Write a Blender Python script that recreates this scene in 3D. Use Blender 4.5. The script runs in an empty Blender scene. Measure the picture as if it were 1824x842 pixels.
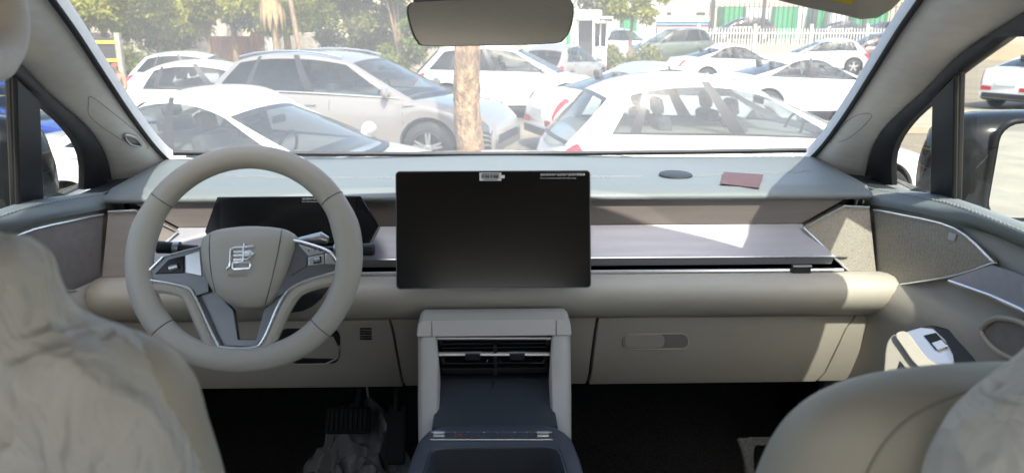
import bpy, bmesh, math, random
import numpy as np
from mathutils import Vector, Matrix, noise
R = math.radians
random.seed(7); RNG = np.random.default_rng(7)
scene = bpy.context.scene
COL = scene.collection
# ------------------------------------------------------------------ camera, world, sun, exposure
F, PITCH, YAW, EYE = 1333.0, R(15.7), R(1.46), 2.0          # focal length in photograph pixels
cam_d = bpy.data.cameras.new('camera'); cam = bpy.data.objects.new('camera', cam_d); COL.objects.link(cam)
cam.location = (0, 0, EYE); cam.rotation_euler = (R(90) - PITCH, 0, -YAW)
cam_d.sensor_width = 36; cam_d.lens = 36 * F / 1824; cam_d.clip_start = .02; cam_d.clip_end = 2000
cam_d.dof.use_dof = True; cam_d.dof.focus_distance = 1.75; cam_d.dof.aperture_fstop = 6.5
scene.camera = cam
SUN = Vector((.16, -.85, 1)).normalized()                    # towards the sun: behind the car, a little to the right
world = bpy.data.worlds.new('World'); scene.world = world; world.use_nodes = True
wn = world.node_tree; bg = wn.nodes['Background']
sky = wn.nodes.new('ShaderNodeTexSky'); sky.sky_type = 'NISHITA'; sky.sun_disc = False
sky.sun_elevation = math.asin(SUN.z); sky.sun_rotation = math.atan2(SUN.x, SUN.y); sky.altitude = 200
sky.dust_density = 4.0; sky.ozone_density = 1.0
wn.links.new(sky.outputs[0], bg.inputs[0]); bg.inputs[1].default_value = .15
sl = bpy.data.lights.new('sun', 'SUN'); sl.energy = 2.5; sl.angle = R(.5); sl.color = (1, .94, .84)
so = bpy.data.objects.new('sun', sl); COL.objects.link(so); so.rotation_euler = (-SUN).to_track_quat('-Z', 'Y').to_euler(); so.location = (3, -12, 14)
vs = scene.view_settings; vs.view_transform = 'Standard'; vs.look = 'None'; vs.gamma = 1; vs.use_curve_mapping = False
vs.exposure = 1.72
scene.cycles.use_denoising = True; scene.cycles.max_bounces = 10; scene.cycles.diffuse_bounces = 5
scene.cycles.transparent_max_bounces = 24; scene.cycles.sample_clamp_indirect = 6; scene.cycles.caustics_reflective = False; scene.cycles.caustics_refractive = False
# ------------------------------------------------------------------ pixel -> place helpers (photograph pixels, real distances)
_fw = Vector((math.sin(YAW) * math.cos(PITCH), math.cos(YAW) * math.cos(PITCH), -math.sin(PITCH)))
_rt = Vector((math.cos(YAW), -math.sin(YAW), 0)); _up = _rt.cross(_fw); EYEP = Vector((0, 0, EYE))
def ray(u, v): return _fw + _rt * ((u - 912) / F) - _up * ((v - 421) / F)
def at(u, v, Y): d = ray(u, v); return EYEP + d * (Y / d.y)
def onplane(u, v, p, n): d = ray(u, v); p = Vector(p); n = Vector(n); return EYEP + d * ((p - EYEP).dot(n) / d.dot(n))
def ground(u, v, z=0): return onplane(u, v, (0, 0, z), (0, 0, 1))
def yz(row, Y): q = at(878, row, Y); return (Y, q.z)
def mirx(p): return Vector((-p[0], p[1], p[2]))
def lerp(a, b, t): return a + (b - a) * t
def vl(a, b, t): return Vector(a).lerp(Vector(b), t)
def interp(pts, x):
    if x <= pts[0][0]: return pts[0][1]
    for (a, b), (c, d) in zip(pts, pts[1:]):
        if x <= c: return b + (d - b) * (x - a) / (c - a)
    return pts[-1][1]
def catmull(pts, n=6, closed=False):
    P = [Vector(p) for p in pts]; out = []; m = len(P)
    rng = range(m) if closed else range(m - 1)
    for i in rng:
        if closed: a, b, c, d = P[i - 1], P[i], P[(i + 1) % m], P[(i + 2) % m]
        else: a, b, c, d = P[max(i - 1, 0)], P[i], P[i + 1], P[min(i + 2, m - 1)]
        for k in range(n):
            t = k / n
            out.append(.5 * ((2 * b) + (c - a) * t + (2 * a - 5 * b + 4 * c - d) * t * t + (3 * b - a - 3 * c + d) * t ** 3))
    if not closed: out.append(P[-1])
    return out
# ------------------------------------------------------------------ mesh builder
class MB:
    def __init__(s): s.v = []; s.f = []; s.m = []
    def add(s, vs, fs, m=0):
        o = len(s.v); s.v += [tuple(p) for p in vs]; s.f += [tuple(i + o for i in f) for f in fs]; s.m += [m] * len(fs); return s
    def box(s, c, d, rot=None, m=0):
        vs = [Vector((x * d[0] / 2, y * d[1] / 2, z * d[2] / 2)) for x in (-1, 1) for y in (-1, 1) for z in (-1, 1)]
        if rot is not None: vs = [rot @ p for p in vs]
        vs = [p + Vector(c) for p in vs]
        return s.add(vs, [(0, 1, 3, 2), (4, 6, 7, 5), (0, 4, 5, 1), (2, 3, 7, 6), (0, 2, 6, 4), (1, 5, 7, 3)], m)
    def grid(s, rows, m=0, closed=False):
        n = len(rows[0]); vs = [p for r in rows for p in r]; fs = []
        for i in range(len(rows) - 1):
            for j in range(n if closed else n - 1):
                k = (j + 1) % n; fs.append((i * n + j, i * n + k, (i + 1) * n + k, (i + 1) * n + j))
        return s.add(vs, fs, m)
    def loft(s, rings, m=0, caps=True):
        s.grid(rings, m, True)
        if caps:
            s.add(rings[0], [tuple(range(len(rings[0])))[::-1]], m); s.add(rings[-1], [tuple(range(len(rings[-1])))], m)
        return s
    def tube(s, pts, r, n=8, closed=False, m=0, caps=True):
        P = [Vector(p) for p in pts]; k = len(P); rr = r if isinstance(r, (list, tuple)) else [r] * k
        up = None; rings = []
        for i in range(k):
            t = (P[(i + 1) % k] - P[i - 1]) if closed else (P[min(i + 1, k - 1)] - P[max(i - 1, 0)])
            if t.length < 1e-9: t = Vector((0, 0, 1))
            t.normalize()
            if up is None:
                up = t.orthogonal().normalized()
            up = (up - t * up.dot(t)); up.normalize(); w = t.cross(up)
            rings.append([P[i] + (up * math.cos(a) + w * math.sin(a)) * rr[i] for a in [2 * math.pi * q / n for q in range(n)]])
        if closed: rings.append(rings[0]); s.grid(rings, m, True)
        else: s.loft(rings, m, caps)
        return s
    def plate(s, poly, off, m=0):                         # polygon extruded by a vector
        off = Vector(off); P = [Vector(p) for p in poly]; n = len(P)
        s.add(P + [p + off for p in P], [tuple(range(n))[::-1], tuple(range(n, 2 * n))] + [(i, (i + 1) % n, n + (i + 1) % n, n + i) for i in range(n)], m)
        return s
    def lathe(s, prof, axis_o, axis, n=24, m=0):          # prof: (radius, height along the axis)
        axis = Vector(axis).normalized(); a = axis.orthogonal().normalized(); b = axis.cross(a); o = Vector(axis_o)
        rows = [[o + axis * h + (a * math.cos(2 * math.pi * k / n) + b * math.sin(2 * math.pi * k / n)) * r for k in range(n)] for r, h in prof]
        return s.grid(rows, m, True)
    def mesh(s, name, mats, smooth=35):
        me = bpy.data.meshes.new(name); me.from_pydata(s.v, [], s.f)
        for mt in (mats if isinstance(mats, (list, tuple)) else [mats]): me.materials.append(mt)
        bm = bmesh.new(); bm.from_mesh(me)
        bm.faces.ensure_lookup_table()
        for f, mi in zip(bm.faces, s.m): f.material_index = mi
        bmesh.ops.remove_doubles(bm, verts=bm.verts, dist=1e-5)
        bmesh.ops.recalc_face_normals(bm, faces=bm.faces)
        if smooth:
            for f in bm.faces: f.smooth = True
            for e in bm.edges:
                if len(e.link_faces) == 2 and e.calc_face_angle(0) > R(smooth): e.smooth = False
        bm.to_mesh(me); bm.free(); return me
    def build(s, name, mats, parent=None, smooth=35, bevel=0, seg=2, sub=0, solid=0):
        o = bpy.data.objects.new(name, s.mesh(name, mats, smooth)); COL.objects.link(o)
        put(o, parent)
        if solid: md = o.modifiers.new('solid', 'SOLIDIFY'); md.thickness = solid; md.offset = 0
        if bevel:
            md = o.modifiers.new('bevel', 'BEVEL'); md.width = bevel; md.segments = seg; md.limit_method = 'ANGLE'; md.angle_limit = R(30); md.harden_normals = False
        if sub: md = o.modifiers.new('sub', 'SUBSURF'); md.levels = sub; md.render_levels = sub
        return o
LOCAL = False                                                # True while a thing is built round its own origin
def put(o, parent):
    if parent is not None:
        o.parent = parent
        if not LOCAL: o.matrix_parent_inverse = WM(parent).inverted()
def WM(o):
    m = Matrix.LocRotScale(o.location, o.rotation_euler, o.scale)
    return (WM(o.parent) @ o.matrix_parent_inverse @ m) if o.parent else m
def tag(o, label=None, cat=None, group=None, kind=None):
    if label: o['label'] = label
    if cat: o['category'] = cat
    if group: o['group'] = group
    if kind: o['kind'] = kind
    return o
def thing(name, label, cat, loc=(0, 0, 0), rz=0, group=None):
    o = bpy.data.objects.new(name, None); o.empty_display_size = .1; COL.objects.link(o); o.location = loc; o.rotation_euler = (0, 0, rz)
    return tag(o, label, cat, group)
# ------------------------------------------------------------------ materials
def principled(name, col, rough=.5, metal=0, spec=.5, coat=0, alpha=None):
    m = bpy.data.materials.new(name); m.use_nodes = True; b = m.node_tree.nodes['Principled BSDF']
    b.inputs['Base Color'].default_value = (*col, 1); b.inputs['Roughness'].default_value = rough; b.inputs['Metallic'].default_value = metal
    b.inputs['Specular IOR Level'].default_value = spec; b.inputs['Coat Weight'].default_value = coat; b.inputs['Coat Roughness'].default_value = .04
    return m
def nd(m, t, **kw):
    n = m.node_tree.nodes.new(t)
    for k, v in kw.items(): setattr(n, k, v)
    return n
def textured(name, c1, c2, scale=20, rough=.6, metal=0, bump=.1, bscale=None, spec=.5, stretch=(1, 1, 1), detail=6, dist=.002, coat=0, rvar=.12, lo=.35, hi=.65):
    m = principled(name, c1, rough, metal, spec, coat); t = m.node_tree; b = t.nodes['Principled BSDF']; L = t.links.new
    tc = nd(m, 'ShaderNodeTexCoord'); mp = nd(m, 'ShaderNodeMapping'); mp.inputs['Scale'].default_value = stretch; L(tc.outputs['Object'], mp.inputs[0])
    n1 = nd(m, 'ShaderNodeTexNoise'); n1.inputs['Scale'].default_value = scale; n1.inputs['Detail'].default_value = detail; L(mp.outputs[0], n1.inputs[0])
    cr = nd(m, 'ShaderNodeValToRGB'); cr.color_ramp.elements[0].color = (*c1, 1); cr.color_ramp.elements[1].color = (*c2, 1)
    cr.color_ramp.elements[0].position = lo; cr.color_ramp.elements[1].position = hi
    L(n1.outputs[0], cr.inputs[0]); L(cr.outputs[0], b.inputs['Base Color'])
    mr = nd(m, 'ShaderNodeMapRange'); mr.inputs[3].default_value = max(0, rough - rvar); mr.inputs[4].default_value = min(1, rough + rvar); L(n1.outputs[0], mr.inputs[0]); L(mr.outputs[0], b.inputs['Roughness'])
    if bump:
        n2 = nd(m, 'ShaderNodeTexNoise'); n2.inputs['Scale'].default_value = bscale or scale * 6; n2.inputs['Detail'].default_value = 3; L(mp.outputs[0], n2.inputs[0])
        bp = nd(m, 'ShaderNodeBump'); bp.inputs['Strength'].default_value = bump; bp.inputs['Distance'].default_value = dist; L(n2.outputs[0], bp.inputs['Height']); L(bp.outputs[0], b.inputs['Normal'])
    return m
def leather(name, c, rough=.5, var=.93):
    m = textured(name, c, tuple(k * var for k in c), 3, rough, 0, 0, lo=.3, hi=.7, rvar=.06); t = m.node_tree; L = t.links.new
    vo = nd(m, 'ShaderNodeTexVoronoi'); vo.inputs['Scale'].default_value = 900; tc = [n for n in t.nodes if n.type == 'TEX_COORD'][0]; L(tc.outputs['Object'], vo.inputs['Vector'])
    bp = nd(m, 'ShaderNodeBump'); bp.inputs['Strength'].default_value = .25; bp.inputs['Distance'].default_value = .0006; L(vo.outputs['Distance'], bp.inputs['Height']); L(bp.outputs[0], t.nodes['Principled BSDF'].inputs['Normal'])
    return m
def glass(name, tint=(.9, .95, .93), trans=.9, dust=0., dustcol=(.8, .8, .78), rough=.02, trl=1.0):
    m = bpy.data.materials.new(name); m.use_nodes = True; t = m.node_tree; L = t.links.new
    for n in list(t.nodes):
        if n.type != 'OUTPUT_MATERIAL': t.nodes.remove(n)
    out = [n for n in t.nodes][0]
    tr = nd(m, 'ShaderNodeBsdfTransparent'); tr.inputs[0].default_value = (*[k * trans for k in tint], 1)
    gl = nd(m, 'ShaderNodeBsdfGlossy'); gl.inputs['Roughness'].default_value = rough
    lw_ = nd(m, 'ShaderNodeLayerWeight'); lw_.inputs[0].default_value = .5; pw = nd(m, 'ShaderNodeMath', operation='POWER'); pw.inputs[1].default_value = 5; L(lw_.outputs['Facing'], pw.inputs[0])
    fr = nd(m, 'ShaderNodeMapRange'); fr.inputs[3].default_value = .05; fr.inputs[4].default_value = 1; L(pw.outputs[0], fr.inputs[0])   # thin pane: the same from both sides
    mx = nd(m, 'ShaderNodeMixShader'); L(fr.outputs[0], mx.inputs[0]); L(tr.outputs[0], mx.inputs[1]); L(gl.outputs[0], mx.inputs[2]); res = mx
    if dust:
        ts = nd(m, 'ShaderNodeBsdfTranslucent'); ts.inputs[0].default_value = (*dustcol, 1)
        nz = nd(m, 'ShaderNodeTexNoise'); nz.inputs['Scale'].default_value = 3.5; nz.inputs['Detail'].default_value = 8; tc = nd(m, 'ShaderNodeTexCoord'); L(tc.outputs['Object'], nz.inputs[0])
        mr = nd(m, 'ShaderNodeMapRange'); mr.inputs[1].default_value = .3; mr.inputs[2].default_value = .7; mr.inputs[3].default_value = dust * .8; mr.inputs[4].default_value = dust * 1.25; L(nz.outputs[0], mr.inputs[0])
        m2 = nd(m, 'ShaderNodeMixShader'); L(mr.outputs[0], m2.inputs[0]); L(mx.outputs[0], m2.inputs[1]); L(ts.outputs[0], m2.inputs[2]); res = m2
    L(res.outputs[0], out.inputs[0]); return m
def mesh_grille(name, c1, c2, scale, metal=.5, rough=.45):
    m = principled(name, c1, rough, metal); t = m.node_tree; L = t.links.new; b = t.nodes['Principled BSDF']
    tc = nd(m, 'ShaderNodeTexCoord'); vo = nd(m, 'ShaderNodeTexVoronoi'); vo.inputs['Scale'].default_value = scale; vo.inputs['Randomness'].default_value = .7; L(tc.outputs['Object'], vo.inputs['Vector'])
    cr = nd(m, 'ShaderNodeValToRGB'); cr.color_ramp.elements[0].position = .28; cr.color_ramp.elements[1].position = .42; cr.color_ramp.elements[0].color = (*c2, 1); cr.color_ramp.elements[1].color = (*c1, 1)
    L(vo.outputs['Distance'], cr.inputs[0]); L(cr.outputs[0], b.inputs['Base Color'])
    bp = nd(m, 'ShaderNodeBump'); bp.inputs['Strength'].default_value = .6; bp.inputs['Distance'].default_value = .001; L(cr.outputs[0], bp.inputs['Height']); L(bp.outputs[0], b.inputs['Normal'])
    return m
M = {}
M['beige'] = leather('beige_leather', (.48, .445, .375), .5)
M['shaded_beige_plastic'] = textured('shaded_beige_plastic', (.365, .335, .28), (.34, .312, .26), 4, .6, bump=.2, bscale=1400, dist=.0004)  # darker than the leather: shade of the lower cabin put into the colour
M['pillar'] = textured('pillar_fabric', (.86, .835, .795), (.81, .785, .745), 30, .9, bump=.5, bscale=500, dist=.0008, stretch=(1, 1, 3), spec=.2)
M['headliner'] = textured('headliner_fabric', (.62, .60, .565), (.58, .56, .53), 40, .95, bump=.4, bscale=600, dist=.0008, spec=.1)
M['dash'] = leather('slate_leather', (.20, .225, .228), .55)
M['dash_dark'] = textured('slate_plastic', (.035, .04, .045), (.028, .033, .037), 5, .55, bump=.15, bscale=1500, dist=.0003)
M['trim_brown'] = textured('brown_trim', (.25, .22, .205), (.22, .195, .183), 4, .42, bump=.12, bscale=60, stretch=(1, 14, 14), dist=.0005, metal=.15)
M['trim_grey'] = textured('grey_trim_sky_sheen', (.40, .40, .44), (.37, .37, .41), 5, .34, bump=.1, bscale=60, stretch=(1, 14, 14), dist=.0003, metal=.2)  # pale bluish base puts the lower board's sky reflection into its colour
M['chrome'] = principled('satin_chrome', (.85, .86, .87), .24, .7)
M['satin'] = principled('satin_silver', (.55, .56, .57), .32, .9)
M['gun'] = textured('gunmetal_plastic', (.16, .165, .17), (.14, .145, .15), 6, .33, .6, bump=.1, bscale=900, dist=.0002)
M['black'] = textured('black_plastic', (.016, .017, .019), (.012, .013, .014), 6, .45, bump=.15, bscale=1500, dist=.0003)
M['gloss_black'] = principled('gloss_black', (.006, .007, .008), .14, 0, .22, 0)
M['screen'] = textured('dark_screen_glass', (.004, .0042, .0046), (.005, .0052, .0056), 4, .16, bump=0, spec=.42, rvar=.03)
M['rubber'] = textured('rubber', (.022, .022, .023), (.018, .018, .019), 8, .75, bump=.2, bscale=300, dist=.0005)
M['carpet'] = textured('dark_carpet', (.030, .030, .032), (.016, .016, .018), 200, .95, bump=.8, bscale=900, dist=.002, spec=.1)
M['speaker_silver'] = mesh_grille('speaker_mesh_pale', (.36, .33, .275), (.12, .11, .095), 620, .3)
M['mirror'] = principled('mirror_glass', (.78, .84, .88), .015, 1)
M['windscreen'] = glass('dust_and_glare_windscreen', (.93, .97, .95), .93, .115, (.88, .88, .84))  # dust film, made heavier to stand in for veiling glare
M['side_glass'] = glass('car_side_glass', (.9, .96, .94), .9, .008, (.85, .85, .82))
M['tinted'] = glass('tinted_glass', (.74, .81, .82), .72, .05, (.5, .5, .5))
M['darktint'] = glass('dark_tinted_glass', (.3, .34, .36), .4, .03, (.4, .4, .4))
M['white_print'] = principled('white_print', (.62, .64, .65), .6)
M['paper'] = principled('white_paper', (.8, .8, .78), .7)
M['ink'] = principled('black_ink', (.02, .02, .025), .6)
M['maroon'] = textured('maroon_card', (.135, .075, .075), (.12, .065, .065), 9, .6, bump=.05)
M['yellow_label'] = principled('yellow_label', (.78, .66, .03), .5)
M['white_pearl'] = principled('white_enamel', (.78, .78, .76), .35)
M['seat_thread'] = principled('pale_thread', (.34, .36, .36), .7)
def cover_mat():
    """thin non-woven sheet: soft long creases, part of the light passes through"""
    m = textured('nonwoven_cover', (.82, .81, .785), (.76, .75, .725), 5, .5, bump=0); t = m.node_tree; L = t.links.new
    b = t.nodes['Principled BSDF']; out = t.nodes['Material Output']; ts = nd(m, 'ShaderNodeBsdfTranslucent'); ts.inputs[0].default_value = (.78, .77, .74, 1)
    tc = nd(m, 'ShaderNodeTexCoord'); mp = nd(m, 'ShaderNodeMapping'); mp.inputs['Rotation'].default_value = (0, R(28), 0); mp.inputs['Scale'].default_value = (1, 1, .6); L(tc.outputs['Object'], mp.inputs[0])
    prev = None
    for sc, dist, st, ds in ((6, .9, .5, .013), (15, 1.6, .45, .006), (40, 1.0, .3, .0025)):
        n = nd(m, 'ShaderNodeTexNoise'); n.inputs['Scale'].default_value = sc; n.inputs['Detail'].default_value = 2; n.inputs['Distortion'].default_value = dist; L(mp.outputs[0], n.inputs[0])
        a = nd(m, 'ShaderNodeMath', operation='SUBTRACT'); a.inputs[1].default_value = .5; L(n.outputs[0], a.inputs[0]); c = nd(m, 'ShaderNodeMath', operation='ABSOLUTE'); L(a.outputs[0], c.inputs[0])
        p = nd(m, 'ShaderNodeMapRange'); p.interpolation_type = 'SMOOTHSTEP'; p.inputs[1].default_value = 0; p.inputs[2].default_value = .16; p.inputs[3].default_value = 1; p.inputs[4].default_value = 0; L(c.outputs[0], p.inputs[0])
        bp = nd(m, 'ShaderNodeBump'); bp.inputs['Strength'].default_value = st; bp.inputs['Distance'].default_value = ds; L(p.outputs[0], bp.inputs['Height'])
        if prev: L(prev.outputs[0], bp.inputs['Normal'])
        prev = bp
    L(prev.outputs[0], b.inputs['Normal']); L(prev.outputs[0], ts.inputs['Normal'])
    mx = nd(m, 'ShaderNodeMixShader'); mx.inputs[0].default_value = .3; L(b.outputs[0], mx.inputs[1]); L(ts.outputs[0], mx.inputs[2]); L(mx.outputs[0], out.inputs[0]); return m
M['cover'] = cover_mat()
def film_mat():
    m = bpy.data.materials.new('clear_film'); m.use_nodes = True; t = m.node_tree; L = t.links.new; b = t.nodes['Principled BSDF']; out = t.nodes['Material Output']
    b.inputs['Base Color'].default_value = (.6, .62, .63, 1); b.inputs['Roughness'].default_value = .10
    tr = nd(m, 'ShaderNodeBsdfTransparent'); tr.inputs[0].default_value = (.9, .92, .92, 1); mx = nd(m, 'ShaderNodeMixShader'); mx.inputs[0].default_value = .36
    L(tr.outputs[0], mx.inputs[1]); L(b.outputs[0], mx.inputs[2]); L(mx.outputs[0], out.inputs[0]); return m
M['film'] = film_mat()
def text_obj(s, parent, name, origin, xdir, ydir, size, mat, lift=.0006, align='LEFT', extrude=.00015):
    c = bpy.data.curves.new(name, 'FONT'); c.body = s; c.size = size; c.align_x = align; c.extrude = extrude; c.resolution_u = 2
    t = bpy.data.objects.new(name + '_curve', c); COL.objects.link(t)
    bpy.context.view_layer.update()
    me = bpy.data.meshes.new_from_object(t.evaluated_get(bpy.context.evaluated_depsgraph_get()))
    bpy.data.objects.remove(t); bpy.data.curves.remove(c)
    x = Vector(xdir).normalized(); z = x.cross(Vector(ydir)).normalized(); y = z.cross(x)
    mt = Matrix(((x.x, y.x, z.x), (x.y, y.y, z.y), (x.z, y.z, z.z))).to_4x4(); mt.translation = Vector(origin) + z * lift
    me.transform(mt); me.materials.clear(); me.materials.append(mat)
    o = bpy.data.objects.new(name, me); COL.objects.link(o); put(o, parent); return o
# ------------------------------------------------------------------ ground and roads
M['ground'] = textured('dusty_asphalt', (.27, .225, .16), (.20, .175, .135), .6, .9, bump=.5, bscale=25, dist=.02, spec=.2, detail=10)
M['kerbstone'] = textured('concrete_kerb', (.36, .31, .23), (.30, .26, .20), 3, .9, bump=.5, bscale=40, dist=.01, spec=.2)
M['yard'] = textured('yard_dirt', (.36, .30, .22), (.29, .24, .17), .5, .95, bump=.4, bscale=10, dist=.03, spec=.1)
def sheet(name, x0, x1, y0, y1, z, mat, n=2):
    b = MB(); b.grid([[(lerp(x0, x1, i / n), lerp(y0, y1, j / n), z) for i in range(n + 1)] for j in range(n + 1)])
    return tag(b.build(name, mat, None, 0), kind='structure')
sheet('ground', -700, 700, -300, 1100, 0, M['ground'])
b = MB(); b.box((0, -3.2, .225), (18, 13, .45)); tag(b.build('raised_pavement', M['kerbstone'], None, 0, .02), kind='structure')
b = MB(); b.box((40, 76, .45), (96, 60, .9)); b.box((-60, 90, .2), (90, 60, .4)); tag(b.build('raised_yard', M['yard'], None, 0), kind='structure')
# ------------------------------------------------------------------ the cabin we sit in
def Yb(x): return 2.05 - .53 * x * x                         # foot of the windscreen in plan
def Zb(x): return 1.657 + .055 * (x / .75) ** 2
def zws(x, Y): s = Yb(x) - Y; return Zb(x) + .56 * s - .07 * s * s
def solve(fn, a, b):
    fa = fn(a)
    for _ in range(50):
        c = (a + b) / 2
        if (fn(c) > 0) == (fa > 0): a = c
        else: b = c
    return (a + b) / 2
def ws_pt(u, v): Y = solve(lambda Y: at(u, v, Y).z - zws(at(u, v, Y).x, Y), .8, 2.06); return at(u, v, Y)
SN = Vector((1, 0, .38)); SP = Vector((.85, 0, 1.68))       # plane of the side glass
def side_pt(u, v, out=0): return onplane(u, v, SP + Vector((out, 0, 0)), SN)
def sx(z): return .85 - .38 * (z - 1.68)
XD = [(-2, .87), (.6, .87), (1.0, .85), (1.2, .82), (1.46, .765), (1.6, .75)]
def door_pt(u, v, inset=0): Y = solve(lambda Y: at(u, v, Y).x - (interp(XD, Y) - inset), .25, 1.58); return at(u, v, Y)
M['seam_grey'] = principled('seam_shadow_grey', (.36, .345, .32), .9)
cabin = thing('car_cabin', 'pale beige cabin shell round the camera with sloping windscreen pillars', 'car interior', (0, 0, .45))
Wp = catmull([ws_pt(*p) for p in [(1418, 292), (1440, 285), (1470, 255), (1510, 200), (1555, 130), (1600, 58), (1640, 0)]], 6)
Wp += [Vector((.615, 1.04, zws(.615, 1.04))), Vector((.602, .955, zws(.602, .955)))]
Dp = catmull([side_pt(*p) for p in [(1543, 318), (1547, 290), (1556, 260), (1583, 220), (1643, 165), (1713, 95), (1813, 30)]], 6)
top = Dp[-1]; Dp += [Vector((sx(2.10), .80, 2.10)), Vector((sx(2.13), .62, 2.13))]
def resample(P, n):
    d = [0]
    for a, c in zip(P, P[1:]): d.append(d[-1] + (c - a).length)
    out = []
    for k in range(n):
        t = d[-1] * k / (n - 1); i = 0
        while i < len(d) - 2 and d[i + 1] < t: i += 1
        out.append(P[i].lerp(P[i + 1], (t - d[i]) / max(1e-9, d[i + 1] - d[i])))
    return out
def both(fn):                                                # right, then left
    for s in (1, -1): fn(lambda p, s=s: Vector((p[0] * s, p[1], p[2])), s)
NW = 30; Wr = resample(Wp, NW); Dr = resample(Dp, NW)
pil_bits = {}
def pillar_surface(i, t):                                   # 0 at the windscreen, 1 at the door seal
    p = Wr[i].lerp(Dr[i], t); bulge = .030 * math.sin(math.pi * min(1, t * 1.02)) ** .8
    return p + Vector((-.55, -.75, .1)) * bulge
def mk_pillar(mir, s):
    b = MB(); rows = [[mir(pillar_surface(i, t / 10)) for t in range(11)] for i in range(NW)]
    for i, r in enumerate(rows):
        r.insert(0, mir(Wr[i] + Vector((.012, .05, .02)))); r.append(mir(Dr[i] + Vector((.04, .02, 0))))
    b.grid(rows); o = b.build('windscreen_pillar', M['pillar'], cabin, 60); pil_bits[s] = o
    # black rubber edge along the glass
    b = MB(); b.tube([mir(p + Vector((-.006, -.008, -.002))) for p in Wr], .005, 8); b.build('glass_seal', M['rubber'], o)
    # moulded cover seam
    def sp(fi, t): i = fi * (NW - 1); k = int(i); return mir(pillar_surface(k, t).lerp(pillar_surface(min(k + 1, NW - 1), t), i - k) + Vector((0, -.0008, 0)))
    if s == 1: ring = [sp(*q) for q in [(.15, .14), (.15, .42), (.19, .56), (.26, .58), (.29, .40), (.28, .18), (.22, .10)]]
    else: ring = [sp(*q) for q in [(.13, .2), (.16, .6), (.25, .78), (.33, .6), (.37, .45), (.30, .3), (.21, .14)]]
    b = MB(); b.tube(catmull(ring, 6, True), .0007, 6, True); b.build('cover_seam', M['seam_grey'], o)
    ring = [sp(.80, .25), sp(.78, .5), sp(.80, .75), sp(.86, .95)]
    b = MB(); b.tube(catmull(ring, 8), .0013, 6); b.build('trim_joint', M['seam_grey'], o)
    if s == -1:
        c = [sp(*q) for q in [(.135, .30), (.135, .48), (.165, .50), (.185, .42), (.175, .28)]]; off = Vector((.004, -.012, .004))
        b = MB(); b.tube(catmull([p + off for p in c], 5, True), .0030, 8, True); g = b.build('grip_loop', M['satin'], o)
        b = MB(); b.plate([p + off * .15 for p in c], off * .3); b.build('grip_plate', M['shaded_beige_plastic'], o)
both(mk_pillar)
# windscreen glass
b = MB(); rows = []
for p in Wr:
    sd = Yb(p.x) - p.y; rows.append([Vector((p.x * k / 16, Yb(p.x * k / 16) - sd, zws(p.x * k / 16, Yb(p.x * k / 16) - sd))) for k in range(-16, 17)])
b.grid(rows); b.build('windscreen', M['windscreen'], cabin, 60)
base = [(x, Yb(x) - .004, Zb(x) + .004) for x in [(-.745 + 1.49 * k / 40) for k in range(41)]]
b = MB(); b.tube(base, .006, 8); b.build('windscreen_foot_seal', M['rubber'], cabin)
# roof lining, header, rails
b = MB(); rows = []
for j in range(22):
    Y = lerp(.95, -1.9, j / 21); xr = lerp(.615, .68, min(1, j / 3)); rows.append([Vector((xr * k / 12, Y - (0 if j else 0) + (.05 * (1 - (k / 12) ** 2) if j == 0 else 0), lerp(2.235, 2.13, abs(k / 12) ** 2.5) - (.02 if j == 0 else 0))) for k in range(-12, 13)])
b.grid(rows); b.build('roof_lining', M['headliner'], cabin, 60, solid=.03)
def mk_rail(mir, s):
    b = MB(); b.tube([mir(p) for p in [(.642, .935, 2.153), (.685, .64, 2.14), (.70, .3, 2.145), (.70, -.6, 2.145), (.69, -1.9, 2.12)]], .045, 12); b.build('roof_rail', M['headliner'], cabin)
    b = MB(); b.plate([mir(p) for p in [(.86, -.30, 1.66), (.86, -.10, 1.66), (.71, -.16, 2.14), (.71, -.28, 2.14)]], (-.03 * s, 0, 0)); b.build('middle_pillar', M['headliner'], cabin)
    b = MB(); b.plate([mir(p) for p in [(.86, -1.9, 1.66), (.86, -1.45, 1.66), (.71, -1.65, 2.14), (.71, -1.9, 2.12)]], (-.03 * s, 0, 0)); b.build('rear_pillar', M['headliner'], cabin)
    b = MB(); b.box((s * .885, -1.05, 1.36), (.03, 1.75, .62)); b.build('rear_side_panel', M['shaded_beige_plastic'], cabin)
both(mk_rail)
b = MB(); b.box((0, -1.92, 1.35), (1.75, .05, .62)); b.build('tailgate_panel', M['shaded_beige_plastic'], cabin)
b = MB(); b.box((0, -1.1, 1.42), (1.5, .6, .5)); b.build('rear_bench', M['beige'], cabin, bevel=.05)
# floor with rising toe board
b = MB(); prof = [(-1.9, .95), (.3, .95), (1.55, .95), (1.72, 1.02), (1.85, 1.22), (1.9, 1.5)]
b.grid([[(x, Y, z) for x in (-.88, -.4, 0, .4, .88)] for Y, z in prof]); b.build('floor_carpet', M['carpet'], cabin, 60, solid=.02)
def mk_kick(mir, s):
    b = MB(); b.plate([mir(p) for p in [(.79, 1.50, .95), (.79, 1.9, .95), (.75, 1.9, 1.45), (.76, 1.5, 1.45)]], (.05 * s, 0, 0)); b.build('kick_panel', M['carpet'], cabin)
both(mk_kick)
# bonnet (just below the line of sight) and cowl
M['car_black'] = principled('black_brown_paint', (.012, .010, .010), .25, .2, .5, 1)
b = MB(); b.grid([[(x, lerp(2.10, 3.15, j / 8) - .5 * x * x, 1.585 - .10 * (j / 8) ** 2 - .02 * x * x) for x in [-.8 + .1 * k for k in range(17)]] for j in range(9)])
b.build('bonnet', M['car_black'], cabin, 60, solid=.02)
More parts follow.
